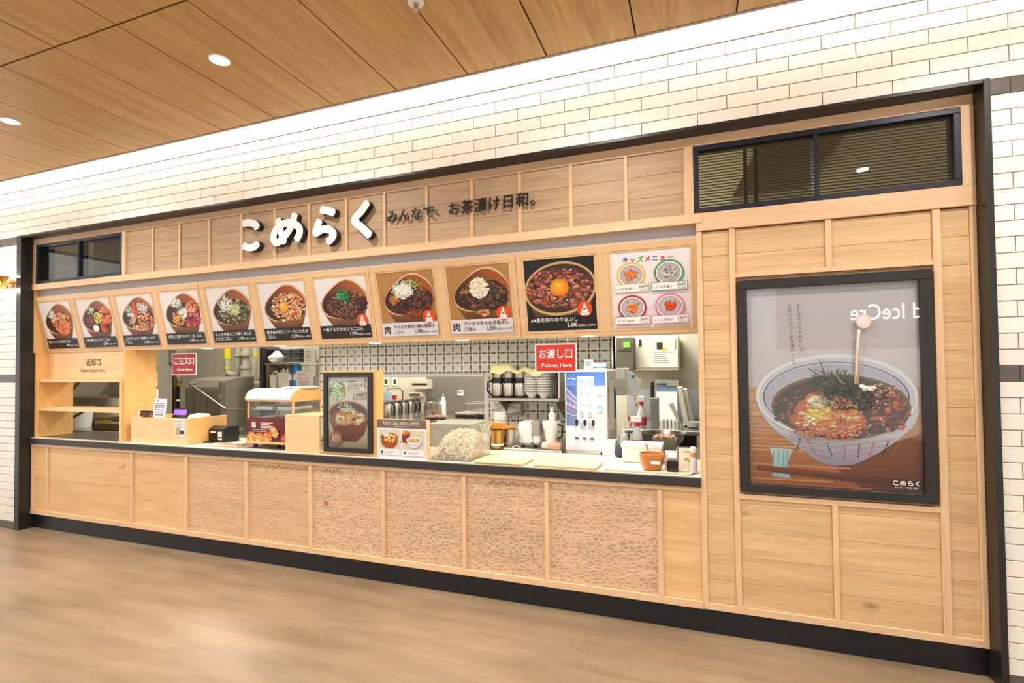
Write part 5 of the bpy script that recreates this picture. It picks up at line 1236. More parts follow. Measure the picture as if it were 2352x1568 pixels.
# ---- wall shelf with flasks and bowls
YSH = 4.12
sx0, sx1 = at(1119, 918, YSH).x, at(1284, 918, YSH).x; sz = at(1200, 914, YSH).z
ws = thing('steel_wall_shelf', 'stainless wall shelf carrying flasks and bowl stacks', 'shelf', ((sx0 + sx1) / 2, 4.3, sz - .03))
MB().cbox(sx0, sx1, YSH, YT, sz - .028, sz, .003).build('shelf_plate', M_STEEL, ws)
for x in (sx0 + .08, sx1 - .05): MB().prism([(YT, sz - .028), (YT, sz - .2), (YT - .02, sz - .2), (YT - .3, sz - .04), (YT - .3, sz - .028)], .012, 'X', x).build('bracket', M_STEELD, ws)
MB().cbox(sx1 - .01, sx1 + .01, YSH - .0, YT, sz, sz + .33, .002).build('end_plate', M_STEEL, ws)
def flask(x, y, z, label, hx=-1, hy=-.1):
    t = thing('vacuum_flask', label, 'flask', (x, y, z), 'upturned vacuum flasks on the shelf')
    MB().lathe((x, y, z), [(.050, 0), (.053, .004), (.053, .014), (.05, .018)], 20).build('lid_ring', M_BLACKP, t, True)
    MB().lathe((x, y, z), [(.050, .018), (.052, .05), (.05, .10), (.046, .125)], 20).build('steel_body', M_STEEL, t, True)
    MB().lathe((x, y, z), [(.046, .125), (.053, .14), (.053, .165), (.048, .172)], 20).build('collar', M_BLACKP, t, True)
    MB().lathe((x, y, z), [(.048, .172), (.052, .21), (.052, .235), (.04, .245)], 20).build('steel_top', M_STEEL, t, True)
    MB().tube([(x + .050 * hx, y + .050 * hy, z + .15), (x + .09 * hx, y + .09 * hy, z + .13), (x + .095 * hx, y + .095 * hy, z + .06), (x + .05 * hx, y + .05 * hy, z + .012)], .010, 8).build('handle', M_BLACKP, t, True)
fx = [at(q, 900, YSH + .09).x for q in (1143, 1169, 1195)]
for i, x in enumerate(fx): flask(x, YSH + .09, sz, 'upturned steel and black vacuum flask on the wall shelf', *((-1, -.1) if i == 0 else (-.2, 1)))
M_PORC = mat('white porcelain', 'e6e3dc', .25)
bowl_me = MB().lathe((0, 0, 0), [(.028, 0), (.030, .008), (.052, .03), (.066, .06), (.068, .066), (.064, .066), (.05, .034), (.02, .012)], 24).mesh('rice_bowl', M_PORC, True)
foot_me = MB().lathe((0, 0, 0), [(.0665, .050), (.0683, .0525), (.0665, .055)], 24).mesh('rim_line', mat('grey glaze line', '8c8a88', .3))
for (px_, n, dy, who) in ((1221, 9, .10, 'beside the flasks'), (1249, 11, .09, 'beside the shelf end plate'), (1262, 10, .22, 'behind the other bowls')):
    x, y = at(px_, 880, YSH + dy).x, YSH + dy
    for k in range(n):
        t = thing('rice_bowl', 'white porcelain rice bowl in the stack ' + who, 'bowl', (x + .002 * math.sin(k * 2.1), y, sz + .021 * k), 'stacked rice bowls on the wall shelf')
        inst('bowl_body', bowl_me, t.location, t); inst('rim_line', foot_me, t.location, t)
# plastic sheet over them
mb = MB(); nx, ny = 22, 8; vs = []
xa, xb = at(1120, 870, YSH).x, at(1268, 870, YSH).x
for j in range(ny):
    for i in range(nx):
        u, v = i / (nx - 1), j / (ny - 1)
        h_ = .26 + .03 * math.sin(7 * u + 2 * v) + .012 * math.sin(23 * u + 5 * v)
        if j == 0: h_ -= .055 + .02 * math.sin(9 * u)
        if i == 0: h_ -= .06
        vs.append((xa + (xb - xa) * u, YSH - .01 + .32 * v + .01 * math.sin(11 * u), sz + h_ + (.02 if u > .5 else 0)))
mb.add(vs, [(j * nx + i, j * nx + i + 1, (j + 1) * nx + i + 1, (j + 1) * nx + i) for j in range(ny - 1) for i in range(nx - 1)])
o = mb.build('plastic_sheet', mat('pale yellow film', 'f2eeb4', .35), None, True, origin=((xa + xb) / 2, YSH + .15, sz + .24)); tag(o, 'pale yellow plastic sheet draped over the flasks and bowls', 'plastic sheet')
so = o.modifiers.new('thick', 'SOLIDIFY'); so.thickness = .002
# glove holder under the shelf
t, a, b, z0, z1 = kbox('glove_dispenser', 'grey wall holder with a pulled-out clear glove under the shelf', 'dispenser', (1135, 926, 1196, 956), YT - .1, .1, mat('frosted holder', 'cfccc2', .3), None, .004)
mb = MB(); mb.lathe(((a + b) / 2 + .03, YT - .11, (z0 + z1) / 2), [(.01, -.03), (.06, -.012), (.05, .012), (.01, .03)], 10, sx=1.3, sy=.25); mb.build('glove', mat('white film', 'f4f4f2', .3), t, True); MB().box(b - .085, b - .06, YT - .105, YT - .1, z0 + .05, z0 + .08).build('blue_tab', mat('blue tab', '3a9ac8', .5), t)
MB().box(a + .01, b - .01, YT - .104, YT - .1, z0 + .01, z0 + .04).build('slot', M_GREY, t)
# plates, cup tower, canisters, spatula, slicer on the work table
p = Vector((at(1124, 990, 3.78).x, 3.80, ZK)); z = ZK
for k in range(8):
    tag(MB().lathe((p.x, p.y, z + .013 * k), [(.045, 0), (.075, .008), (.078, .012), (.07, .011), (.04, .004)], 20).build('small_plate', M_WPLA, None, True, origin=(p.x, p.y, z + .013 * k)), 'white plate in the stack beside the cup tower', 'plate', 'plate stack on the work table')
p = Vector((at(1140, 990, 3.86).x + .02, 3.9, ZK))
t = thing('cup_tower', 'tall cream sleeve of stacked paper cups on the work table', 'cups', p); MB().lathe(p, [(.038, 0), (.048, .26), (.05, .275), (.046, .275)], 20).build('sleeve', M_CREAM, t, True)
for k in range(5): MB().lathe(p, [(.0475, .26 - .012 * k - .002), (.051, .262 - .012 * k), (.0475, .264 - .012 * k)], 20).build('cup_rim', M_WPLA, t, True)
for (px_, Y, r, h_, m, nm, lb) in ((1143, 3.72, .050, .155, mat('amber tin', 'c89a50', .25, .9), 'amber_canister', 'amber-coloured steel canister with a white band'), (1172, 3.80, .050, .15, M_STEEL, 'steel_canister', 'stainless canister beside the white slicer')):
    x = at(px_, 1010, Y).x; t = thing(nm, lb, 'canister', (x, Y, ZK)); MB().lathe((x, Y, ZK), [(r, 0), (r, h_), (r * .96, h_), (r * .94, .01)], 24).build('can', m, t, True)
    if nm[0] == 'a': MB().lathe((x, Y, ZK), [(r + .001, .035), (r + .001, .05)], 24).build('white_band', M_WPLA, t, True)
    else: MB().lathe((x, Y, ZK), [(r * .98, h_), (r * 1.03, h_ + .008), (r * .5, h_ + .02), (.01, h_ + .022)], 24).build('can_lid', M_STEELD, t, True)
x = at(1113, 1020, 3.70).x
t = thing('tall_cup', 'frosted tall cup holding white spoons', 'cup', (x, 3.72, ZK)); MB().lathe((x, 3.72, ZK), [(.034, 0), (.042, .13), (.040, .13), (.032, .01)], 18).build('cup', mat('frosted cup', 'e4e2d8', .4), t, True)
for k in range(4): MB().tube([(x, 3.72, ZK + .02), (x + .02 * math.cos(k * 1.6), 3.72 + .02 * math.sin(k * 1.6), ZK + .12), (x + .045 * math.cos(k * 1.6), 3.72 + .045 * math.sin(k * 1.6), ZK + .20)], [.004, .004, .009], 7).build('spoon', M_WPLA, t, True)
x0, x1 = at(1118, 1000, 3.73).x, at(1156, 1000, 3.73).x; zz = ZK + .157
t = thing('rice_paddle', 'honey-coloured wooden rice paddle resting across the canister', 'paddle', ((x0 + x1) / 2, 3.74, zz))
MB().prism([(x0, zz + .02), (x0 + .02, zz + .05), (x0 + .12, zz + .048), (x1 + .02, zz + .03), (x1 + .09, zz + .03), (x1 + .09, zz + .012), (x1, zz + .005), (x0 + .1, zz), (x0 + .02, zz)], .014, 'Y', 3.735).build('blade', mat('honey wood', 'd08c34', .4), t)
# white slicer
sxa, sxb = at(1188, 1000, 3.86).x, at(1236, 1000, 3.86).x
t = thing('white_slicer', 'white table-top slicing machine with a clear hopper', 'appliance', ((sxa + sxb) / 2, 3.95, ZK))
for x in (sxa + .03, sxb - .04): MB().cyl((x, 3.92, ZK), (x, 3.92, ZK + .02), .016, n=10).build('foot', M_BLACKP, t, True)
MB().cbox(sxa, sxa + .115, 3.86, 4.06, ZK + .02, ZK + .205, .02).build('motor_housing', M_WPLA, t); MB().cbox(sxa + .115, sxb, 3.88, 4.04, ZK + .02, ZK + .15, .02).build('side_housing', M_WPLA, t)
MB().cbox(sxa + .12, sxa + .18, 3.87, 3.99, ZK + .10, ZK + .215, .004).build('hopper', mat('smoked hopper', '9a9488', .25), t)
t = thing('juice_machine', 'white pitcher-shaped appliance with a black handle beside the slicer', 'appliance', (at(1262, 1000, 3.84).x, 3.9, ZK))
x = t.location.x; MB().cbox(x - .07, x + .07, 3.84, 3.98, ZK, ZK + .05, .01).build('base', M_CREAM, t); MB().lathe((x, 3.9, ZK + .05), [(.045, 0), (.05, .06), (.068, .12), (.075, .16), (.07, .165), (.03, .165)], 22).build('jug', M_WPLA, t, True)
MB().tube([(x + .06, 3.87, ZK + .19), (x + .10, 3.86, ZK + .18), (x + .095, 3.86, ZK + .10), (x + .055, 3.87, ZK + .08)], .009, 8).build('handle', M_BLACKP, t, True)
MB().lathe((x + .005, 3.9, ZK + .215), [(.025, 0), (.03, .05), (.012, .07), (.012, .10), (.02, .105)], 16).build('pump_cap', M_WPLA, t, True)
xa, xb = at(1160, 1030, 3.66).x, at(1292, 1035, 3.66).x
t = thing('steel_roll_bar', 'horizontal steel bar along the front of the work table', 'rail', ((xa + xb) / 2, 3.66, ZK - .012)); MB().cyl((xa, 3.66, ZK + .012), (xb, 3.66, ZK + .012), .022, n=14).build('bar', M_STEEL, t, True)
for x in (xa + .03, xb - .03): MB().box(x - .01, x + .01, 3.65, 3.70, ZK - .012, ZK + .0).build('bracket', M_STEELD, t)
MB().tube([(xa + .10 + .035 * math.cos(q), 3.636, ZK + .02 + .03 * math.sin(q)) for q in [2 * PI * i / 14 for i in range(14)]], .003, 6).build('white_tie', M_WPLA, t, True)
x = at(1278, 1020, 3.8).x; tag(MB().cbox(x - .05, x + .045, 3.72, 3.80, ZK, ZK + .06, .006).build('sponge_pack', mat('salmon pink pack', 'e8a488', .6), None, origin=(x, 3.76, ZK)), 'salmon pink pack beside the drink dispenser', 'pack')

# ================================================================== seen through the pass opening
YB = 6.15; ZB = .9
for i, px_ in enumerate((892, 909, 925, 941, 951)):
    Y = 5.34 + .15 * i; x = at(px_, 945, Y).x
    t = thing('tea_server', 'polished steel tea server with a black curved handle in the row on the back table', 'tea pot', (x, Y, ZB), 'row of steel tea servers')
    MB().lathe((x, Y, ZB), [(.072, 0), (.075, .02), (.066, .15), (.058, .175)], 22).build('steel_body', M_STEEL, t, True); MB().lathe((x, Y, ZB), [(.058, .175), (.062, .18), (.05, .20), (.02, .205)], 22).build('lid', M_BLACKP, t, True)
    MB().tube([(x + .045, Y - .01, ZB + .195), (x + .085, Y - .02, ZB + .19), (x + .105, Y - .02, ZB + .14), (x + .098, Y - .02, ZB + .03)], .011, 8).build('handle', M_BLACKP, t, True)
x = at(993, 940, 5.6).x; t = thing('stock_pot', 'tall stainless stock pot on the back table', 'pot', (x, 5.6, ZB)); MB().lathe((x, 5.6, ZB), [(.09, 0), (.095, .01), (.095, .19), (.1, .195), (.09, .195), (.088, .02)], 26).build('pot', M_STEEL, t, True)
for sg in (-1, 1): MB().tube([(x + sg * .093, 5.57, ZB + .15), (x + sg * .125, 5.56, ZB + .15), (x + sg * .125, 5.60, ZB + .15), (x + sg * .093, 5.61, ZB + .15)], .006, 6).build('handle', M_STEEL, t, True)
for (px_, Y, h_, cap, lb) in ((1007, 5.75, .25, '3a5ab0', 'clear squeeze bottle with a blue cap on the back table'), (1018, 5.7, .29, 'e8e4da', 'white squeeze bottle on the back table')):
    x = at(px_, 930, Y).x; t = thing('squeeze_bottle', lb, 'bottle', (x, Y, ZB)); MB().lathe((x, Y, ZB), [(.032, 0), (.034, .02), (.034, h_ * .66), (.02, h_ * .74)], 16).build('bottle', mat('bottle ' + cap, 'dcd8cc', .35), t, True); MB().lathe((x, Y, ZB), [(.024, h_ * .74), (.024, h_ * .80), (.008, h_ * .84), (.004, h_)], 14).build('nozzle', mat('cap ' + cap, cap, .4), t, True)
xa, xb = at(965, 956, 5.32).x, at(1030, 956, 5.32).x
t = thing('steel_pan', 'shallow steel pan of chopped red topping on the back table', 'pan', ((xa + xb) / 2, 5.36, ZB)); MB().lathe(((xa + xb) / 2, 5.38, ZB), [(.1, 0), (.13, .03), (.137, .032), (.12, .028), (.08, .02)], 26).build('pan', M_STEEL, t, True)
mb = MB()
for k in range(70):
    q = random.random() * 2 * PI; r = .1 * math.sqrt(random.random()); c = Vector(((xa + xb) / 2 + r * math.cos(q), 5.38 + r * math.sin(q), ZB + .028 + .01 * random.random())); mb.lathe(c, [(.004, 0), (.010, .005), (.004, .012)], 5)
tag(mb.build('topping', mat('red topping', 'b85a48', .5), t), kind='stuff')
t, a, b, z0, z1 = kbox('grill_oven', 'low stainless grill oven with a black opening on the back table', 'oven', (1044, 948, 1112, 980), 5.26, .5, M_STEELD, ZB)
MB().box(a + .02, b - .1, 5.258, 5.262, z0 + .02, z1 - .03).build('door', M_DGREY, t); MB().box(b - .08, b - .01, 5.255, 5.262, z0 + .01, z1 - .02).build('opening_shade', M_BLACKP, t); MB().cyl((a + .03, 5.245, z1 - .015), (b - .11, 5.245, z1 - .015), .008, n=8).build('door_bar', M_STEEL, t, True)  # flat black plate stands in for the shade inside the oven opening
gz = z1
t = thing('wire_basket', 'shallow steel wire basket on the grill oven', 'basket', ((a + b) / 2 + .05, 5.5, gz)); bxa, bxb = a + .08, b + .02
for z in (gz + .005, gz + .10):
    MB().tube([(bxa, 5.36, z), (bxb, 5.36, z), (bxb, 5.66, z), (bxa, 5.66, z), (bxa, 5.36, z)], .005, 6).build('ring_wire', M_STEEL, t)
for k in range(13):
    x = bxa + (bxb - bxa) * k / 12; MB().tube([(x, 5.36, gz + .10), (x, 5.37, gz + .005), (x, 5.65, gz + .005), (x, 5.66, gz + .10)], .003, 5).build('cross_wire', M_STEEL, t)
# on the back wall
def wall_sheet(name, label, cat, px, Y, col, art=None, th=.003):
    a, b, z0, z1 = rect(*px, Y); P = Print(); P.rect(0, 0, b - a, z1 - z0, col)
    if art: art(P, b - a, z1 - z0)
    t = thing(name, label, cat, ((a + b) / 2, Y, z0)); MB().box(a, b, Y, Y + th, z0, z1).build('sheet', mat('sheet ' + col, col, .6), t); P.build('print', PRINT, t, plane_at(a, Y - .0006, z0)); return t
def lines(col='9a9690', n=5, c2=None):
    def f(P, w_, h_):
        for k in range(n): P.line([(w_ * .12, h_ * (.85 - .7 * k / n)), (w_ * random.uniform(.5, .9), h_ * (.85 - .7 * k / n))], min(.006, h_ * .05), c2 if (c2 and k < 2) else col)
    return f
def pict(col):
    def f(P, w_, h_): P.rect(w_ * .25, h_ * .2, w_ * .75, h_ * .75, col)
    return f
wall_sheet('wall_notice', 'white notice with a green square beside another on the kitchen wall', 'notice', (880, 866, 893, 885), YB - .01, 'f0eee8', pict('3a6a48'))
wall_sheet('wall_notice', 'white notice with a dark green square over the paper rack', 'notice', (901, 866, 913, 885), YB - .01, 'f0eee8', pict('2a5a3a'))
wall_sheet('blue_chart', 'pale blue chart of small pictures on the kitchen wall', 'chart', (879, 900, 898, 918), YB - .01, 'b8ccd8', lines('7a98b0', 4)); wall_sheet('red_card', 'small white and red card on the kitchen wall', 'card', (901, 901, 911, 917), YB - .01, 'e8e0d8', lambda P, w_, h_: P.rect(0, 0, w_, h_ * .6, 'b8342c'))
t, a, b, z0, z1 = kbox('towel_holder', 'beige paper towel holder on the kitchen wall', 'holder', (944, 872, 984, 893), YB - .12, .12, mat('beige plastic', 'c2b8a4', .4)); MB().box(a + .02, b - .02, YB - .124, YB - .12, z0 + .05, z0 + .075).build('slot', M_DGREY, t)
t, a, b, z0, z1 = kbox('wall_rack', 'small dark rack on the kitchen wall', 'rack', (938, 901, 968, 911), YB - .12, .12, mat('beige plastic', 'c2b8a4', .4)); MB().box(a + .02, b - .02, YB - .124, YB - .118, z0 + .01, z1 - .015).build('wood_insert', mat('brown insert', '6a3a1c', .6), t)
t, a, b, z0, z1 = kbox('wall_timer', 'white digital timer stuck to the kitchen wall', 'timer', (1050, 896, 1063, 909), YB - .03, .03, M_WPLA, None, .01); MB().box(a + .01, b - .01, YB - .032, YB - .03, (z0 + z1) / 2, z1 - .012).build('lcd', mat('grey lcd', '5c6a6c', .3), t)
a, b, z0, z1 = rect(980, 870, 1046, 895, YB); tag(MB().box(a + .0, at(1122, 900, YB).x, YB - .008, YB, ZB, at(1050, 858, YB).z).build('steel_wall_sheet', M_KSTEEL, None, origin=(a, YB, ZB)), 'brushed steel splashback behind the grill oven', 'splashback')
x = at(925, 920, 6.0).x; t = thing('swivel_tap', 'slim steel swivel tap on the back table', 'tap', (x, 6.0, ZB)); MB().tube([(x, 6.0, ZB), (x, 6.0, ZB + .30), (x - .03, 5.96, ZB + .34), (x - .12, 5.85, ZB + .34), (x - .13, 5.84, ZB + .30)], .010, 8).build('spout', M_STEEL, t, True); MB().cyl((x - .04, 6.0, ZB + .05), (x + .04, 6.0, ZB + .05), .012, n=8).build('valve', M_STEEL, t, True)

# ================================================================== left: dishwasher bay and shelves
t, a, b, z0, z1 = kbox('dishwasher', 'large dark steel dishwasher with a curved hood', 'dishwasher', (425, 900, 508, 990), 4.72, .5, mat('dark steel', '8d8778', .4, .35), 0)
zt = at(470, 874, 4.72).z
hood = [(4.72, z1), (4.73, z1 + .06), (4.80, zt), (5.0, zt + .04), (5.22, zt + .04), (5.22, z1)]
MB().prism(hood, b - a, 'X', a).build('hood', mat('dark steel', '8d8778', .4, .35), t); MB().box(b - .02, b + .004, 4.71, 4.77, z0 + .4, zt - .02).build('edge_strip', M_STEEL, t)
p0, p1, p2 = at(437, 883, 4.64), at(518, 940, 4.64), at(580, 936, 4.68)
hd = MB().tube([p0 + Vector((0, .09, .02)), p0, p1], .019, 12); hd.build('lift_bar', M_STEEL, t, True); MB().tube([p1, (p1 + p2) / 2 + Vector((0, 0, -.02)), p2], .009, 8).build('link_rod', M_STEEL, t, True)
for k in (.25, .6): MB().box(a + (b - a) * k, a + (b - a) * k + .006, 4.714, 4.72, .3, z1 - .02).build('panel_seam', M_STEELD, t)
t, a, b, z0, z1 = kbox('boiler', 'tall dull steel boiler casing beside the dishwasher', 'boiler', (507, 876, 568, 1000), 5.3, .7, mat('boiler steel', 'a39c88', .45, .3), 0, .03)
MB().cbox(a + .06, b - .08, 5.36, 5.9, z1, z1 + .06, .02).build('crown', mat('boiler steel', 'a39c88', .45, .3), t); MB().box(b - .05, b - .02, 5.29, 5.3, z1 - .13, z1 - .10).build('blue_badge', mat('blue badge', '2a7a9a', .5), t); MB().box(a + .06, a + .17, 5.295, 5.3, z1 - .3, z1 - .06).build('stencil', mat('stencil grey', '6a6454', .7), t)
zb = z1
def pipe(label, pts, r, m, cat='pipe', rings=()):
    t = thing('pipe', label, cat, pts[0], 'pipes over the dishwasher'); MB().tube(pts, r, 12).build('run', m, t, True)
    for c, rr, h_, mm in rings: MB().cyl(Vector(c) - Vector((0, 0, h_ / 2)), Vector(c) + Vector((0, 0, h_ / 2)), rr, n=14).build('sleeve', mm, t, True)
M_PIPE = mat('grey pipe lagging', 'a8a594', .55); M_YEL = mat('yellow label', 'd8c020', .5)
e = lambda x, y, Y=5.5: at(x, y, Y)
pipe('grey elbow pipe with a yellow label rising from the boiler', [e(522, 790), e(522, 848), e(524, 858), e(533, 861), e(545, 861), e(548, 856), e(548, 790)], .045, M_PIPE, rings=((e(522, 812), .048, .16, M_YEL), (e(522, 845), .048, .03, M_YEL), (e(548, 815), .055, .04, M_PIPE)))
pipe('thick grey pipe with bolted flanges over the boiler', [e(565, 786), e(565, 880)], .055, M_PIPE, rings=tuple((e(565, y), .085, .05, M_PIPE) for y in (812, 842, 872)) + ((e(565, 856), .075, .12, M_PIPE),))
pipe('slim grey drain pipe with a yellow tag beside the shelves', [e(587, 788), e(587, 896), e(584, 900), e(570, 900)], .032, mat('grey pvc', 'b4b4a8', .5), rings=((e(587, 815), .034, .05, M_YEL),))
pipe('brown vertical pipe at the dishwasher end', [e(401, 850, 5.5), Vector((e(401, 990, 5.5).x, 5.5, 0))], .028, mat('rust pipe', '5a3428', .6)); pipe('black vertical pipe with a white tag at the dishwasher end', [e(409, 868, 5.42), Vector((e(409, 990, 5.42).x, 5.42, 0))], .026, M_BLACKP, rings=((e(409, 919, 5.42), .028, .03, M_WPLA),))
pipe('thin looping grey conduit on the wall beside the control box', [e(380, 800, 6.13), e(380, 870, 6.13), e(384, 876, 6.13), e(395, 877, 6.13), e(410, 877, 6.13)], .016, M_STEELD); pipe('thin curved grey conduit under the looping one', [e(361, 838, 6.13), e(361, 878, 6.13), e(366, 885, 6.13), e(390, 886, 6.13)], .014, M_STEELD)
v = e(410, 877, 5.42); t = thing('blue_valve', 'blue lever valve with a brass body on the black pipe', 'valve', v); MB().cyl(v - Vector((0, 0, .06)), v + Vector((0, 0, .06)), .035, n=12).build('valve_body', M_BRASS, t, True); MB().box(v.x, v.x + .13, v.y - .05, v.y - .03, v.z - .012, v.z + .012).build('lever', mat('valve blue', '2a6ab0', .4), t)
kbox('control_box', 'pale grey control box with a conduit behind the order sign', 'box', (379, 803, 408, 834), 5.95, .2, mat('pale grey enamel', 'b8b6a6', .45)); kbox('dark_cabinet', 'dark wall cabinet behind the order sign', 'cabinet', (356, 800, 370, 826), 5.9, .25, M_DGREY)
wall_sheet('long_slip', 'long white order slip hanging beside the register', 'slip', (352, 893, 363, 918), 3.401, 'f2f0ea', lines('b0aca4', 3)); wall_sheet('long_slip', 'long white order slip hanging above the other by the register', 'slip', (352, 854, 361, 886), 3.401, 'f2f0ea')
t, a, b, z0, z1 = kbox('steel_post', 'dark steel upright between the pipes and the shelves', 'post', (596, 796, 604, 1000), 5.2, .06, M_DGREY, 0)
# shelf rack of trays and bins
YR = 5.05
def wshelf(label, px, Y, dep):
    a, b, z0, z1 = rect(*px, Y); t = thing('steel_shelf', label, 'shelf', ((a + b) / 2, Y + dep / 2, z0)); MB().cbox(a, b, Y, Y + dep, z0, z1, .002).build('plate', M_STEEL, t)
    for x in (a + .03, b - .04): MB().prism([(Y + dep, z0), (Y + dep, z0 - .12), (Y + dep - .02, z0 - .12), (Y + .05, z0 - .01), (Y + .05, z0)], .01, 'X', x).build('bracket', M_STEELD, t)
    return a, b, z1
rk = thing('steel_rack_back', 'dull steel rack panel behind the tray shelves', 'rack', (at(660, 900, 5.46).x, 5.46, 0)); a, b, _, _ = rect(604, 800, 735, 1000, 5.46); MB().box(a, b, 5.45, 5.48, 0, 2.2).build('panel', M_KWALL, rk); MB().box(a, a + .30, 5.43, 5.45, .9, 2.2).build('steel_sheet', M_KSTEEL, rk)
a, b, z = wshelf('upper steel shelf of black trays', (608, 833, 690, 838), YR, .38)
for i, (u0, u1) in enumerate(((648, 667), (669, 688))):
    xa, xb = at(u0, 815, YR + .05).x, at(u1, 815, YR + .05).x
    for k in range(9):
        tag(MB().cbox(xa, xb, YR + .05, YR + .35, z + .020 * k, z + .020 * k + .015, .004).build('black_tray', M_BLACKP if k % 2 else mat('dark tray', '2c2c2e', .4), None, origin=((xa + xb) / 2, YR + .2, z + .02 * k)), 'black lacquer tray in the stack ' + ('beside the plastic bag' if i == 0 else 'at the shelf end'), 'tray', 'black trays on the upper shelf')
x, yy = at(628, 820, YR + .1).x, YR + .16; mb = MB(); mb.lathe((x, yy, z), [(.05, 0), (.09, .03), (.1, .08), (.06, .12), (.02, .16)], 12)
for i, v_ in enumerate(mb.v): mb.v[i] = v_ + Vector((random.uniform(-1, 1), random.uniform(-1, 1), 0)) * .018
tag(mb.build('plastic_bag', mat('white film', 'f4f4f2', .3), None, True, origin=(x, yy, z)), 'crumpled white plastic bag on the upper shelf', 'bag')
t, a2, b2, z02, z12 = kbox('dark_bin', 'dark box behind the plastic bag on the upper shelf', 'box', (606, 802, 645, 830), YR + .28, .1, M_BLACKP, z)
a, b, z = wshelf('lower steel shelf of white bins', (616, 890, 690, 894), YR, .36)
for (u0, u1, h_, lb, col) in ((619, 636, .16, 'tapered white bin at the end of the lower shelf', 'e4e0d2'), (637, 664, .19, 'white bin of paper sachets on the lower shelf', 'ecebe2')):
    xa, xb = at(u0, 880, YR + .06).x, at(u1, 880, YR + .06).x; t = thing('white_bin', lb, 'bin', ((xa + xb) / 2, YR + .16, z))
    MB().prism([(xa + .02, z), (xb - .02, z), (xb, z + h_), (xa, z + h_)], .2, 'Y', YR + .06).build('bin', mat('bin ' + col, col, .4), t)
    for k in range(4): MB().box(xa + .01 + (xb - xa - .05) * k / 4, xa + .04 + (xb - xa - .05) * k / 4, YR + .1, YR + .12, z + h_ - .02, z + h_ + .03 + .02 * (k % 2)).build('sachet', mat('sachet %d' % (k % 2), 'f2f2ee' if k % 2 else 'a8d090', .5), t)
for (u0, u1, h_, col, nm, lb) in ((665, 671, .30, '5a4a8c', 'file_box', 'narrow violet file box on the lower shelf'), (673, 681, .31, '3a9ae0', 'blue_pack', 'bright blue plastic pack on the lower shelf')):
    xa, xb = at(u0, 860, YR + .08).x, at(u1, 860, YR + .08).x; t = thing(nm, lb, 'pack', ((xa + xb) / 2, YR + .16, z)); MB().cbox(xa, xb, YR + .08, YR + .26, z, z + h_, .006).build('body', mat(nm, col, .4), t); MB().box(xa + .004, xb - .004, YR + .078, YR + .08, z + h_ * .3, z + h_ * .55).build('label', M_WPLA, t)
x = at(640, 862, YR + .3).x; t = thing('scissor_handle', 'black tape cutter leaning at the back of the lower shelf', 'tool', (x, YR + .3, z)); MB().tube([(x, YR + .3, z), (x, YR + .3, z + .28), (x + .05, YR + .29, z + .36), (x + .10, YR + .28, z + .28), (x + .06, YR + .29, z + .22), (x + .01, YR + .3, z + .24)], .018, 8).build('loop', M_BLACKP, t, True)
wall_sheet('wall_list', 'long white printed list pinned above the tiled column', 'notice', (698, 801, 724, 838), 5.0, 'efede6', lines('a8a49c', 6)); wall_sheet('wall_list', 'white price list with small print below the long list', 'notice', (693, 840, 724, 865), 4.98, 'eceae4', lines('a8a49c', 5)); wall_sheet('close_notice', 'white notice with red lettering beside the shelf', 'notice', (681, 852, 718, 892), 4.96, 'ebe4e2', lambda P, w_, h_: (P.text('開けたら', w_ * .1, h_ * .75, h_ * .15, 'b0605c'), P.text('閉めてください', w_ * .08, h_ * .53, h_ * .15, 'b0605c', wd=w_ * .84), lines('c89a98', 5)(P, w_, h_ * .5))); wall_sheet('wall_list', 'pale tabular sheet hanging below the red notice', 'notice', (702, 885, 724, 908), 4.94, 'e8e6e0', lines('b0aca4', 5))
# table and dark bin zone beneath
table('steel_side_table', 'stainless table behind the food warmer', -4.7, at(715, 1000, 4.2).x, 4.0, 4.6, .80)
x = at(712, 945, 4.3).x; tag(MB().lathe((x, 4.35, .80), [(.04, 0), (.045, .1), (.04, .14), (.03, .15)], 16).build('tea_caddy', mat('olive caddy', 'a8a450', .5), None, True, origin=(x, 4.35, .80)), 'small olive caddy on the side table', 'caddy')
# ================================================================== behind the tray return
x = at(178, 975, 3.92).x
bk = thing('white_bucket', 'white plastic bucket with a black handle behind the tray return', 'bucket', (x, 3.92, .85)); MB().lathe((x, 3.92, .85), [(.125, 0), (.13, .01), (.15, .22), (.157, .225), (.157, .243), (.147, .243), (.12, .02)], 28).build('pail', mat('bucket white', 'dfe2e4', .4), bk, True)
MB().tube([(x - .155 * math.cos(q), 3.92 - .155 * math.sin(q) - .008, .85 + .21 - .12 * math.sin(q)) for q in [PI * i / 14 for i in range(15)]], .013, 8).build('handle', M_BLACKP, bk, True)
t, a, b, z0, z1 = kbox('label_machine', 'dark grey label machine with a yellow strip behind the tray return', 'machine', (215, 961, 290, 990), 3.80, .4, M_STEELD, .85, .006); MB().box(a + .02, b - .1, 3.797, 3.80, z0 + .08, z1 - .03).build('face', M_CREAM, t); MB().box(a + .1, a + .3, 3.794, 3.797, z0 + .09, z0 + .12).build('yellow_strip', M_YEL, t); MB().box(a - .05, a, 3.82, 4.15, z0, z1 - .02).build('side_case', M_BLACKP, t)
pz = z1; tag(MB().lathe((a + .32, 3.95, pz), [(.07, 0), (.11, .015), (.115, .02), (.1, .018), (.03, .01)], 20).build('brown_dish', mat('brown dish', 'a06a2c', .5), None, True, origin=(a + .32, 3.95, pz)), 'small brown dish on the label machine', 'dish')
yh = 4.45
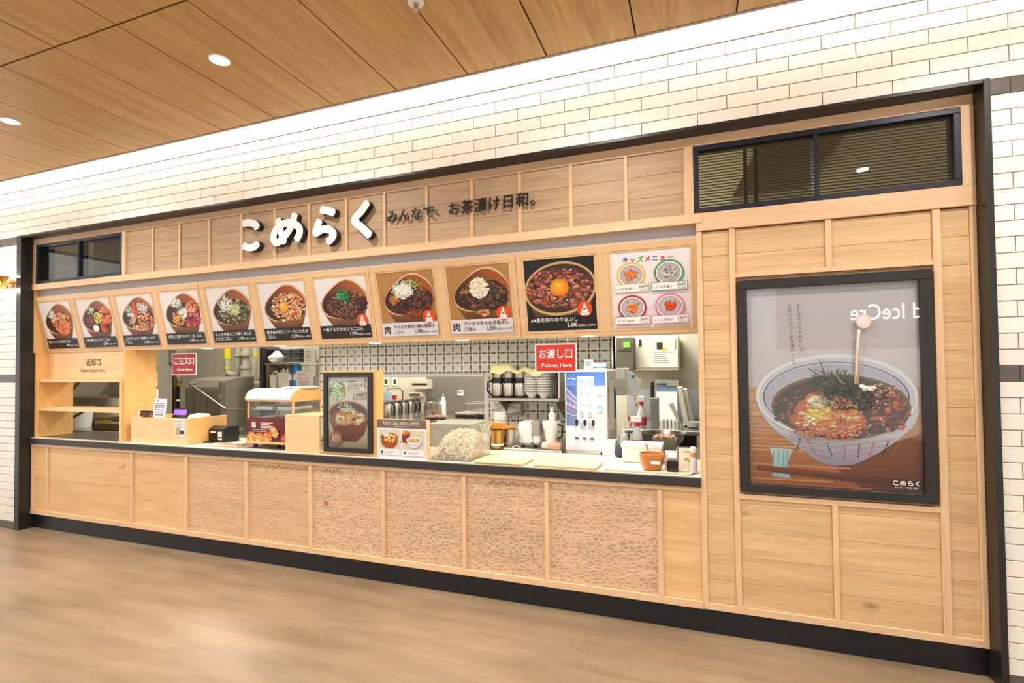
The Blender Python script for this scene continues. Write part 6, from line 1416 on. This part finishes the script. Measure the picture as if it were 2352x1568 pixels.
a, b, z0, z1 = rect(150, 873, 300, 911, yh); t = thing('steel_hood', 'sloping stainless hood above the tray return table', 'hood', ((a + b) / 2, yh + .3, z0)); MB().prism([(yh, z0), (yh + .6, z0), (yh + .6, z0 + .75), (yh + .52, z0 + .75), (yh, z0 + .03)], at(335, 890, 5.05).x - a - .12, 'X', a + .12).build('canopy', M_STEEL, t); MB().box(a + .12, at(320, 890, yh).x, yh - .19, yh, z0, z0 + .02).build('lip_shelf', M_STEEL, t); LIPZ = z0 + .02
for x_ in (a + .2, at(335, 890, 5.05).x - .1): MB().cyl((x_, yh + .55, z0 + .74), (x_, yh + .55, 3.1), .01, n=8).build('hanger_rod', M_STEEL, t)
MB().prism([(yh - .02, z0), (yh + .6, z0), (yh + .6, z0 + .75), (yh + .52, z0 + .75)], .02, 'X', a + .095).build('end_cheek', mat('brown end cheek', '6a3a24', .5), t)
t, a, b, z0, z1 = kbox('grey_box', 'grey box standing on the hood lip', 'box', (249, 874, 288, 903), 4.30, .12, mat('grey blue card', '9aa0a4', .6), LIPZ)

# ================================================================== right: sink, cabinet, sprays
t, a, b, z0, z1 = kbox('electric_cabinet', 'cream electric cabinet with a taped plan on its door', 'cabinet', (1457, 772, 1559, 850), 5.75, .38, mat('cream enamel', 'd8d4c2', .45), None, .008)
dr = MB().cbox(a + .03, b - .03, 5.74, 5.75, z0 + .03, z1 - .03, .003).build('door', mat('cream enamel', 'd8d4c2', .45), t); MB().box(a + .05, a + .08, 5.73, 5.74, z1 - .10, z1 - .03).build('latch', M_DGREY, dr); MB().box(a + .24, a + .30, 5.735, 5.74, z1 - .14, z1 - .07).build('vent', M_DGREY, dr)
P = Print(); a2, b2, c2, d2 = rect(1494, 803, 1557, 843, 5.73); P.rect(0, 0, b2 - a2, d2 - c2, 'e8e4e0'); lines('a09a98', 6)(P, b2 - a2, d2 - c2); P.rect(.12, d2 - c2 - .01, .17, d2 - c2 + .02, 'd8c83a'); P.build('taped_plan', PRINT, dr, plane_at(a2, 5.738, c2))
t, a, b, z0, z1 = kbox('dark_shelf_unit', 'dark open shelf unit beside the electric cabinet', 'shelf', (1415, 775, 1455, 880), 5.5, .22, mat('olive dark laminate', '5a5340', .6), at(1435, 850, 5.5).z); MB().box(a + .02, b - .02, 5.495, 5.5, z0 + .2, z0 + .22).build('shelf_edge', M_DGREY, t); MB().box(a + .08, a + .15, 5.492, 5.496, z0 + .24, z0 + .30).build('green_tag', mat('green tag', '6cb83c', .5), t)
MB().box(a, b, 5.8, 6.15, z0 + .02, z0 + .08).build('wall_bracket', M_DGREY, t)
t, a, b, z0, z1 = kbox('towel_dispenser', 'white paper towel dispenser with a towel hanging out on the tiled corner', 'dispenser', (1413, 845, 1437, 908), 4.42, .25, M_WPLA, None, .008)
mb = MB(); mb.prism([(b, z1 - .01), (b + .05, z1 - .04), (b + .13, z0 + .12), (b + .09, z0 - .03), (b + .03, z0 + .0), (b, z0 + .02)], .02, 'Y', 4.45); mb.build('towel', mat('tissue', 'eeeff2', .8), t); MB().box(b + .045, b + .075, 4.448, 4.45, z1 - .09, z1 - .06).build('blue_mark', mat('blue tab', '3a9ac8', .5), t)
def spray(px_, Y, zb, h_, label):
    x = at(px_, 950, Y).x; t = thing('spray_bottle', label, 'bottle', (x, Y, zb), 'cleaning spray bottles'); MB().lathe((x, Y, zb), [(.036, 0), (.042, .02), (.044, h_ * .35), (.035, h_ * .52), (.016, h_ * .66), (.016, h_ * .72)], 18, sy=.7).build('bottle', mat('translucent bottle', 'd6d6d8', .3), t, True)
    MB().lathe((x, Y, zb), [(.046, h_ * .12), (.046, h_ * .36)], 18, sy=.72).build('pink_label', mat('pink label', 'c8386a', .5), t); MB().lathe((x, Y, zb), [(.018, h_ * .70), (.018, h_ * .78)], 14).build('red_collar', mat('red trigger', 'c8242a', .4), t, True)
    hd_ = MB().cbox(x - .05, x + .035, Y - .014, Y + .014, zb + h_ * .78, zb + h_ * .95, .008).build('spray_head', M_WPLA, t); MB().cbox(x - .065, x - .05, Y - .008, Y + .008, zb + h_ * .82, zb + h_ * .93, .003).build('nozzle', mat('red trigger', 'c8242a', .4), hd_); MB().tube([(x - .035, Y, zb + h_ * .80), (x - .05, Y, zb + h_ * .72), (x - .052, Y, zb + h_ * .66)], .006, 6).build('trigger', mat('red trigger', 'c8242a', .4), hd_)
table('steel_prep_table', 'small stainless prep table behind the condiments', -.58, .30, 3.78, 4.40, .84)
spray(1463, 3.95, .84, .30, 'spray bottle with a red trigger on the prep table'); spray(1474, 5.0, .9, .33, 'spray bottle with a red trigger on the sink table')
x = at(1431, 1010, 3.84).x; t = thing('sanitiser_bottle', 'clear hand sanitiser bottle with a white pump', 'bottle', (x, 3.86, .84)); MB().lathe((x, 3.86, .84), [(.036, 0), (.038, .01), (.038, .13), (.03, .155), (.015, .165)], 20).build('clear_body', mat('milky clear', 'd8d8d0', .2), t, True); MB().lathe((x, 3.86, .84), [(.0385, .03), (.0385, .11)], 20).build('label', M_WPLA, t); MB().lathe((x, 3.86, .84), [(.016, .165), (.016, .19), (.006, .192), (.006, .225), (.014, .227), (.014, .238)], 14).build('pump', M_WPLA, t, True); MB().cyl((x, 3.86, 1.07), (x - .045, 3.85, 1.066), .006, n=8).build('spout', M_WPLA, bpy.data.objects['pump'], True)
x = at(1520, 1005, 4.15).x; t = thing('mixing_bowl', 'wide stainless mixing bowl on the prep table', 'bowl', (x, 4.17, .84)); MB().lathe((x, 4.17, .84), [(.07, 0), (.1, .015), (.155, .08), (.175, .14), (.185, .143), (.17, .138), (.148, .08), (.09, .02)], 30).build('bowl', M_STEEL, t, True)
x2 = at(1527, 1025, 3.86).x; t = thing('steel_insert', 'small steel insert pan of chopped pink topping on the prep table', 'pan', (x2, 3.88, .84)); MB().prism([(x2 - .065, .84), (x2 + .065, .84), (x2 + .085, .975), (x2 - .085, .975)], .13, 'Y', 3.82).build('pan', M_STEELD, t)
mb = MB()
for k in range(60): mb.lathe((x2 + random.uniform(-.07, .07), 3.885 + random.uniform(-.05, .05), .972 + random.uniform(0, .02)), [(.004, 0), (.012, .005), (.004, .012)], 5)
tag(mb.build('topping', mat('pink topping', 'e8b8a0', .5), t), kind='stuff')
t, a, b, z0, z1 = kbox('clear_food_box', 'clear plastic box wrapped in film on the condiment end of the counter', 'box', (1428, 1022, 1520, 1058), 3.40, .15, mat('milky film box', 'e8e8e0', .3), ZT, .008); MB().cbox(a - .006, b + .006, 3.395, 3.555, z1 - .02, z1 + .006, .004).build('lid', mat('milky film box', 'e8e8e0', .3), t)
t, a, b, z0, z1 = kbox('control_pedestal', 'pale box with a dark blue bag beside the drink dispenser', 'box', (1383, 1012, 1414, 1046), 3.62, .10, mat('pale lilac card', 'cfcdd6', .4), ZT); mb = MB(); mb.lathe((b + .04, 3.60, ZT), [(.03, 0), (.05, .02), (.045, .06), (.02, .09)], 14, sx=.9, sy=.7); mb.build('blue_bag', mat('navy bag', '2c3450', .5), t, True)
# sink: splash panel, boards, strainer
YW = 6.13
a, b, z0, z1 = rect(1440, 895, 1640, 985, YW); tag(MB().box(a, .9, YW - .005, YW + .015, .9, at(1560, 893, YW).z).build('steel_splashback', mat('bright steel', 'c4ccd4', .3, .85), None, origin=(a, YW, .9)), 'bright steel splashback above the sink table', 'splashback')
t, a, b, z0, z1 = kbox('painted_reflection', 'flat stand-in for a bright reflection over the sink table', 'panel', (1508, 890, 1556, 980), 5.78, .02, mat('painted reflection', 'e6ecf0', .3), .9); MB().box(a, b, 5.77, 5.78, z1 - .03, z1).build('top_edge', mat('blue edge', '4a80b8', .4), t)  # near-white colour paints in a bright, window-like reflection
t, a, b, z0, z1 = kbox('wall_light_box', 'white strip box with a blue label on the kitchen wall', 'box', (1506, 871, 1559, 886), 6.03, .12, M_WPLA); MB().box(a + .01, a + .12, 6.025, 6.03, z0 + .005, z0 + .03).build('blue_label', mat('blue edge', '4a80b8', .4), t)
t, a, b, z0, z1 = kbox('grey_tower', 'grey perforated knife holder standing on the sink table', 'holder', (1494, 914, 1512, 980), 5.15, .14, mat('perforated grey', '8a8a88', .5, .4), .9); MB().tube([((a + b) / 2 - .02, 5.2, z1), ((a + b) / 2 - .02, 5.2, z1 + .16)], .022, 8).build('knife_handle', M_DGREY, t, True)
for k, (u0, u1, y0) in enumerate(((1555, 1572, 890), (1566, 1584, 894))):
    Y = 5.3 + .08 * k; xa, za = at(u1, 972, Y).x, .9; xt, zt_ = at(u0, y0, Y).x, at(u0, y0, Y).z
    t = thing('cutting_board', 'cream cutting board leaning on the sink table' + (' nearest the ladle' if k == 0 else ' nearest the glass dish'), 'cutting board', (xa, Y, .9)); mb = MB(); mb.prism([(xa, za), (xa + .045, za), (xt + .045, zt_), (xt, zt_ + .004)], .30, 'Y', Y); mb.build('board', mat('cream board', 'dcd6c4', .5), t); MB().prism([(xa - .02, za), (xa + .06, za), (xa + .06, za + .012), (xa - .02, za + .012)], .3, 'Y', Y).build('foot_edge', M_WPLA, t)
xa, za = at(1565, 960, 5.25).x, .9; xt = at(1541, 926, 5.25); t = thing('strainer_ladle', 'pale ladle handle leaning in a wire rack on the sink table', 'ladle', (xa, 5.25, .9)); MB().tube([(xa, 5.25, .9), (xt.x, 5.25, xt.z)], [.012, .022], 8).build('handle', mat('pale handle', 'cfc8b4', .5), t, True)
t = thing('wire_rack', 'small wire dish rack on the sink table', 'rack', (xa - .05, 5.15, .9))
for k in range(6): MB().tube([(xa - .16 + .035 * k, 5.10, .9), (xa - .16 + .035 * k, 5.10, .98), (xa - .16 + .035 * k, 5.22, .98), (xa - .16 + .035 * k, 5.22, .9)], .004, 6).build('wire', M_STEEL, t)
x = at(1592, 970, 5.2).x; tag(MB().lathe((x, 5.22, .9), [(.03, 0), (.06, .02), (.07, .06), (.066, .06), (.05, .02), (.02, .01)], 18).build('glass_dish', mat('glass grey', 'c0c6c6', .2), None, True, origin=(x, 5.22, .9)), 'small glass dish at the end of the sink table', 'dish')
t, a, b, z0, z1 = kbox('pan_rack', 'black pans stored under the sink table', 'pans', (1548, 1000, 1600, 1040), 4.98, .5, M_BLACKP, .22)
for k in range(3): MB().lathe((a + .12 + .16 * k, 5.2, z1), [(.1, 0), (.12, .03), (.11, .03)], 18).build('pan', M_DGREY, t, True)
# hangers and duct above, seen through the transom louvres
t = thing('ceiling_duct', 'pale slanted duct under the kitchen ceiling', 'duct', (1.2, 4.4, 2.75)); MB().prism([(.45, 3.1), (1.0, 3.1), (.7, 2.72), (.25, 2.72)], .8, 'Y', 4.0).build('duct', mat('galvanised', 'b8b298', .5, .3), t)
for k, x in enumerate((at(1712, 400, 3.9).x, at(1736, 400, 3.9).x)):
    o = MB().cbox(x - .012, x + .012, 3.9, 3.93, 2.55, 3.1, .002).build('hanger_bar', M_BLACKP, None, origin=(x, 3.91, 2.55)); tag(o, 'dark hanger bar under the kitchen ceiling behind the louvres', 'bar', 'hanger bars behind the transom')
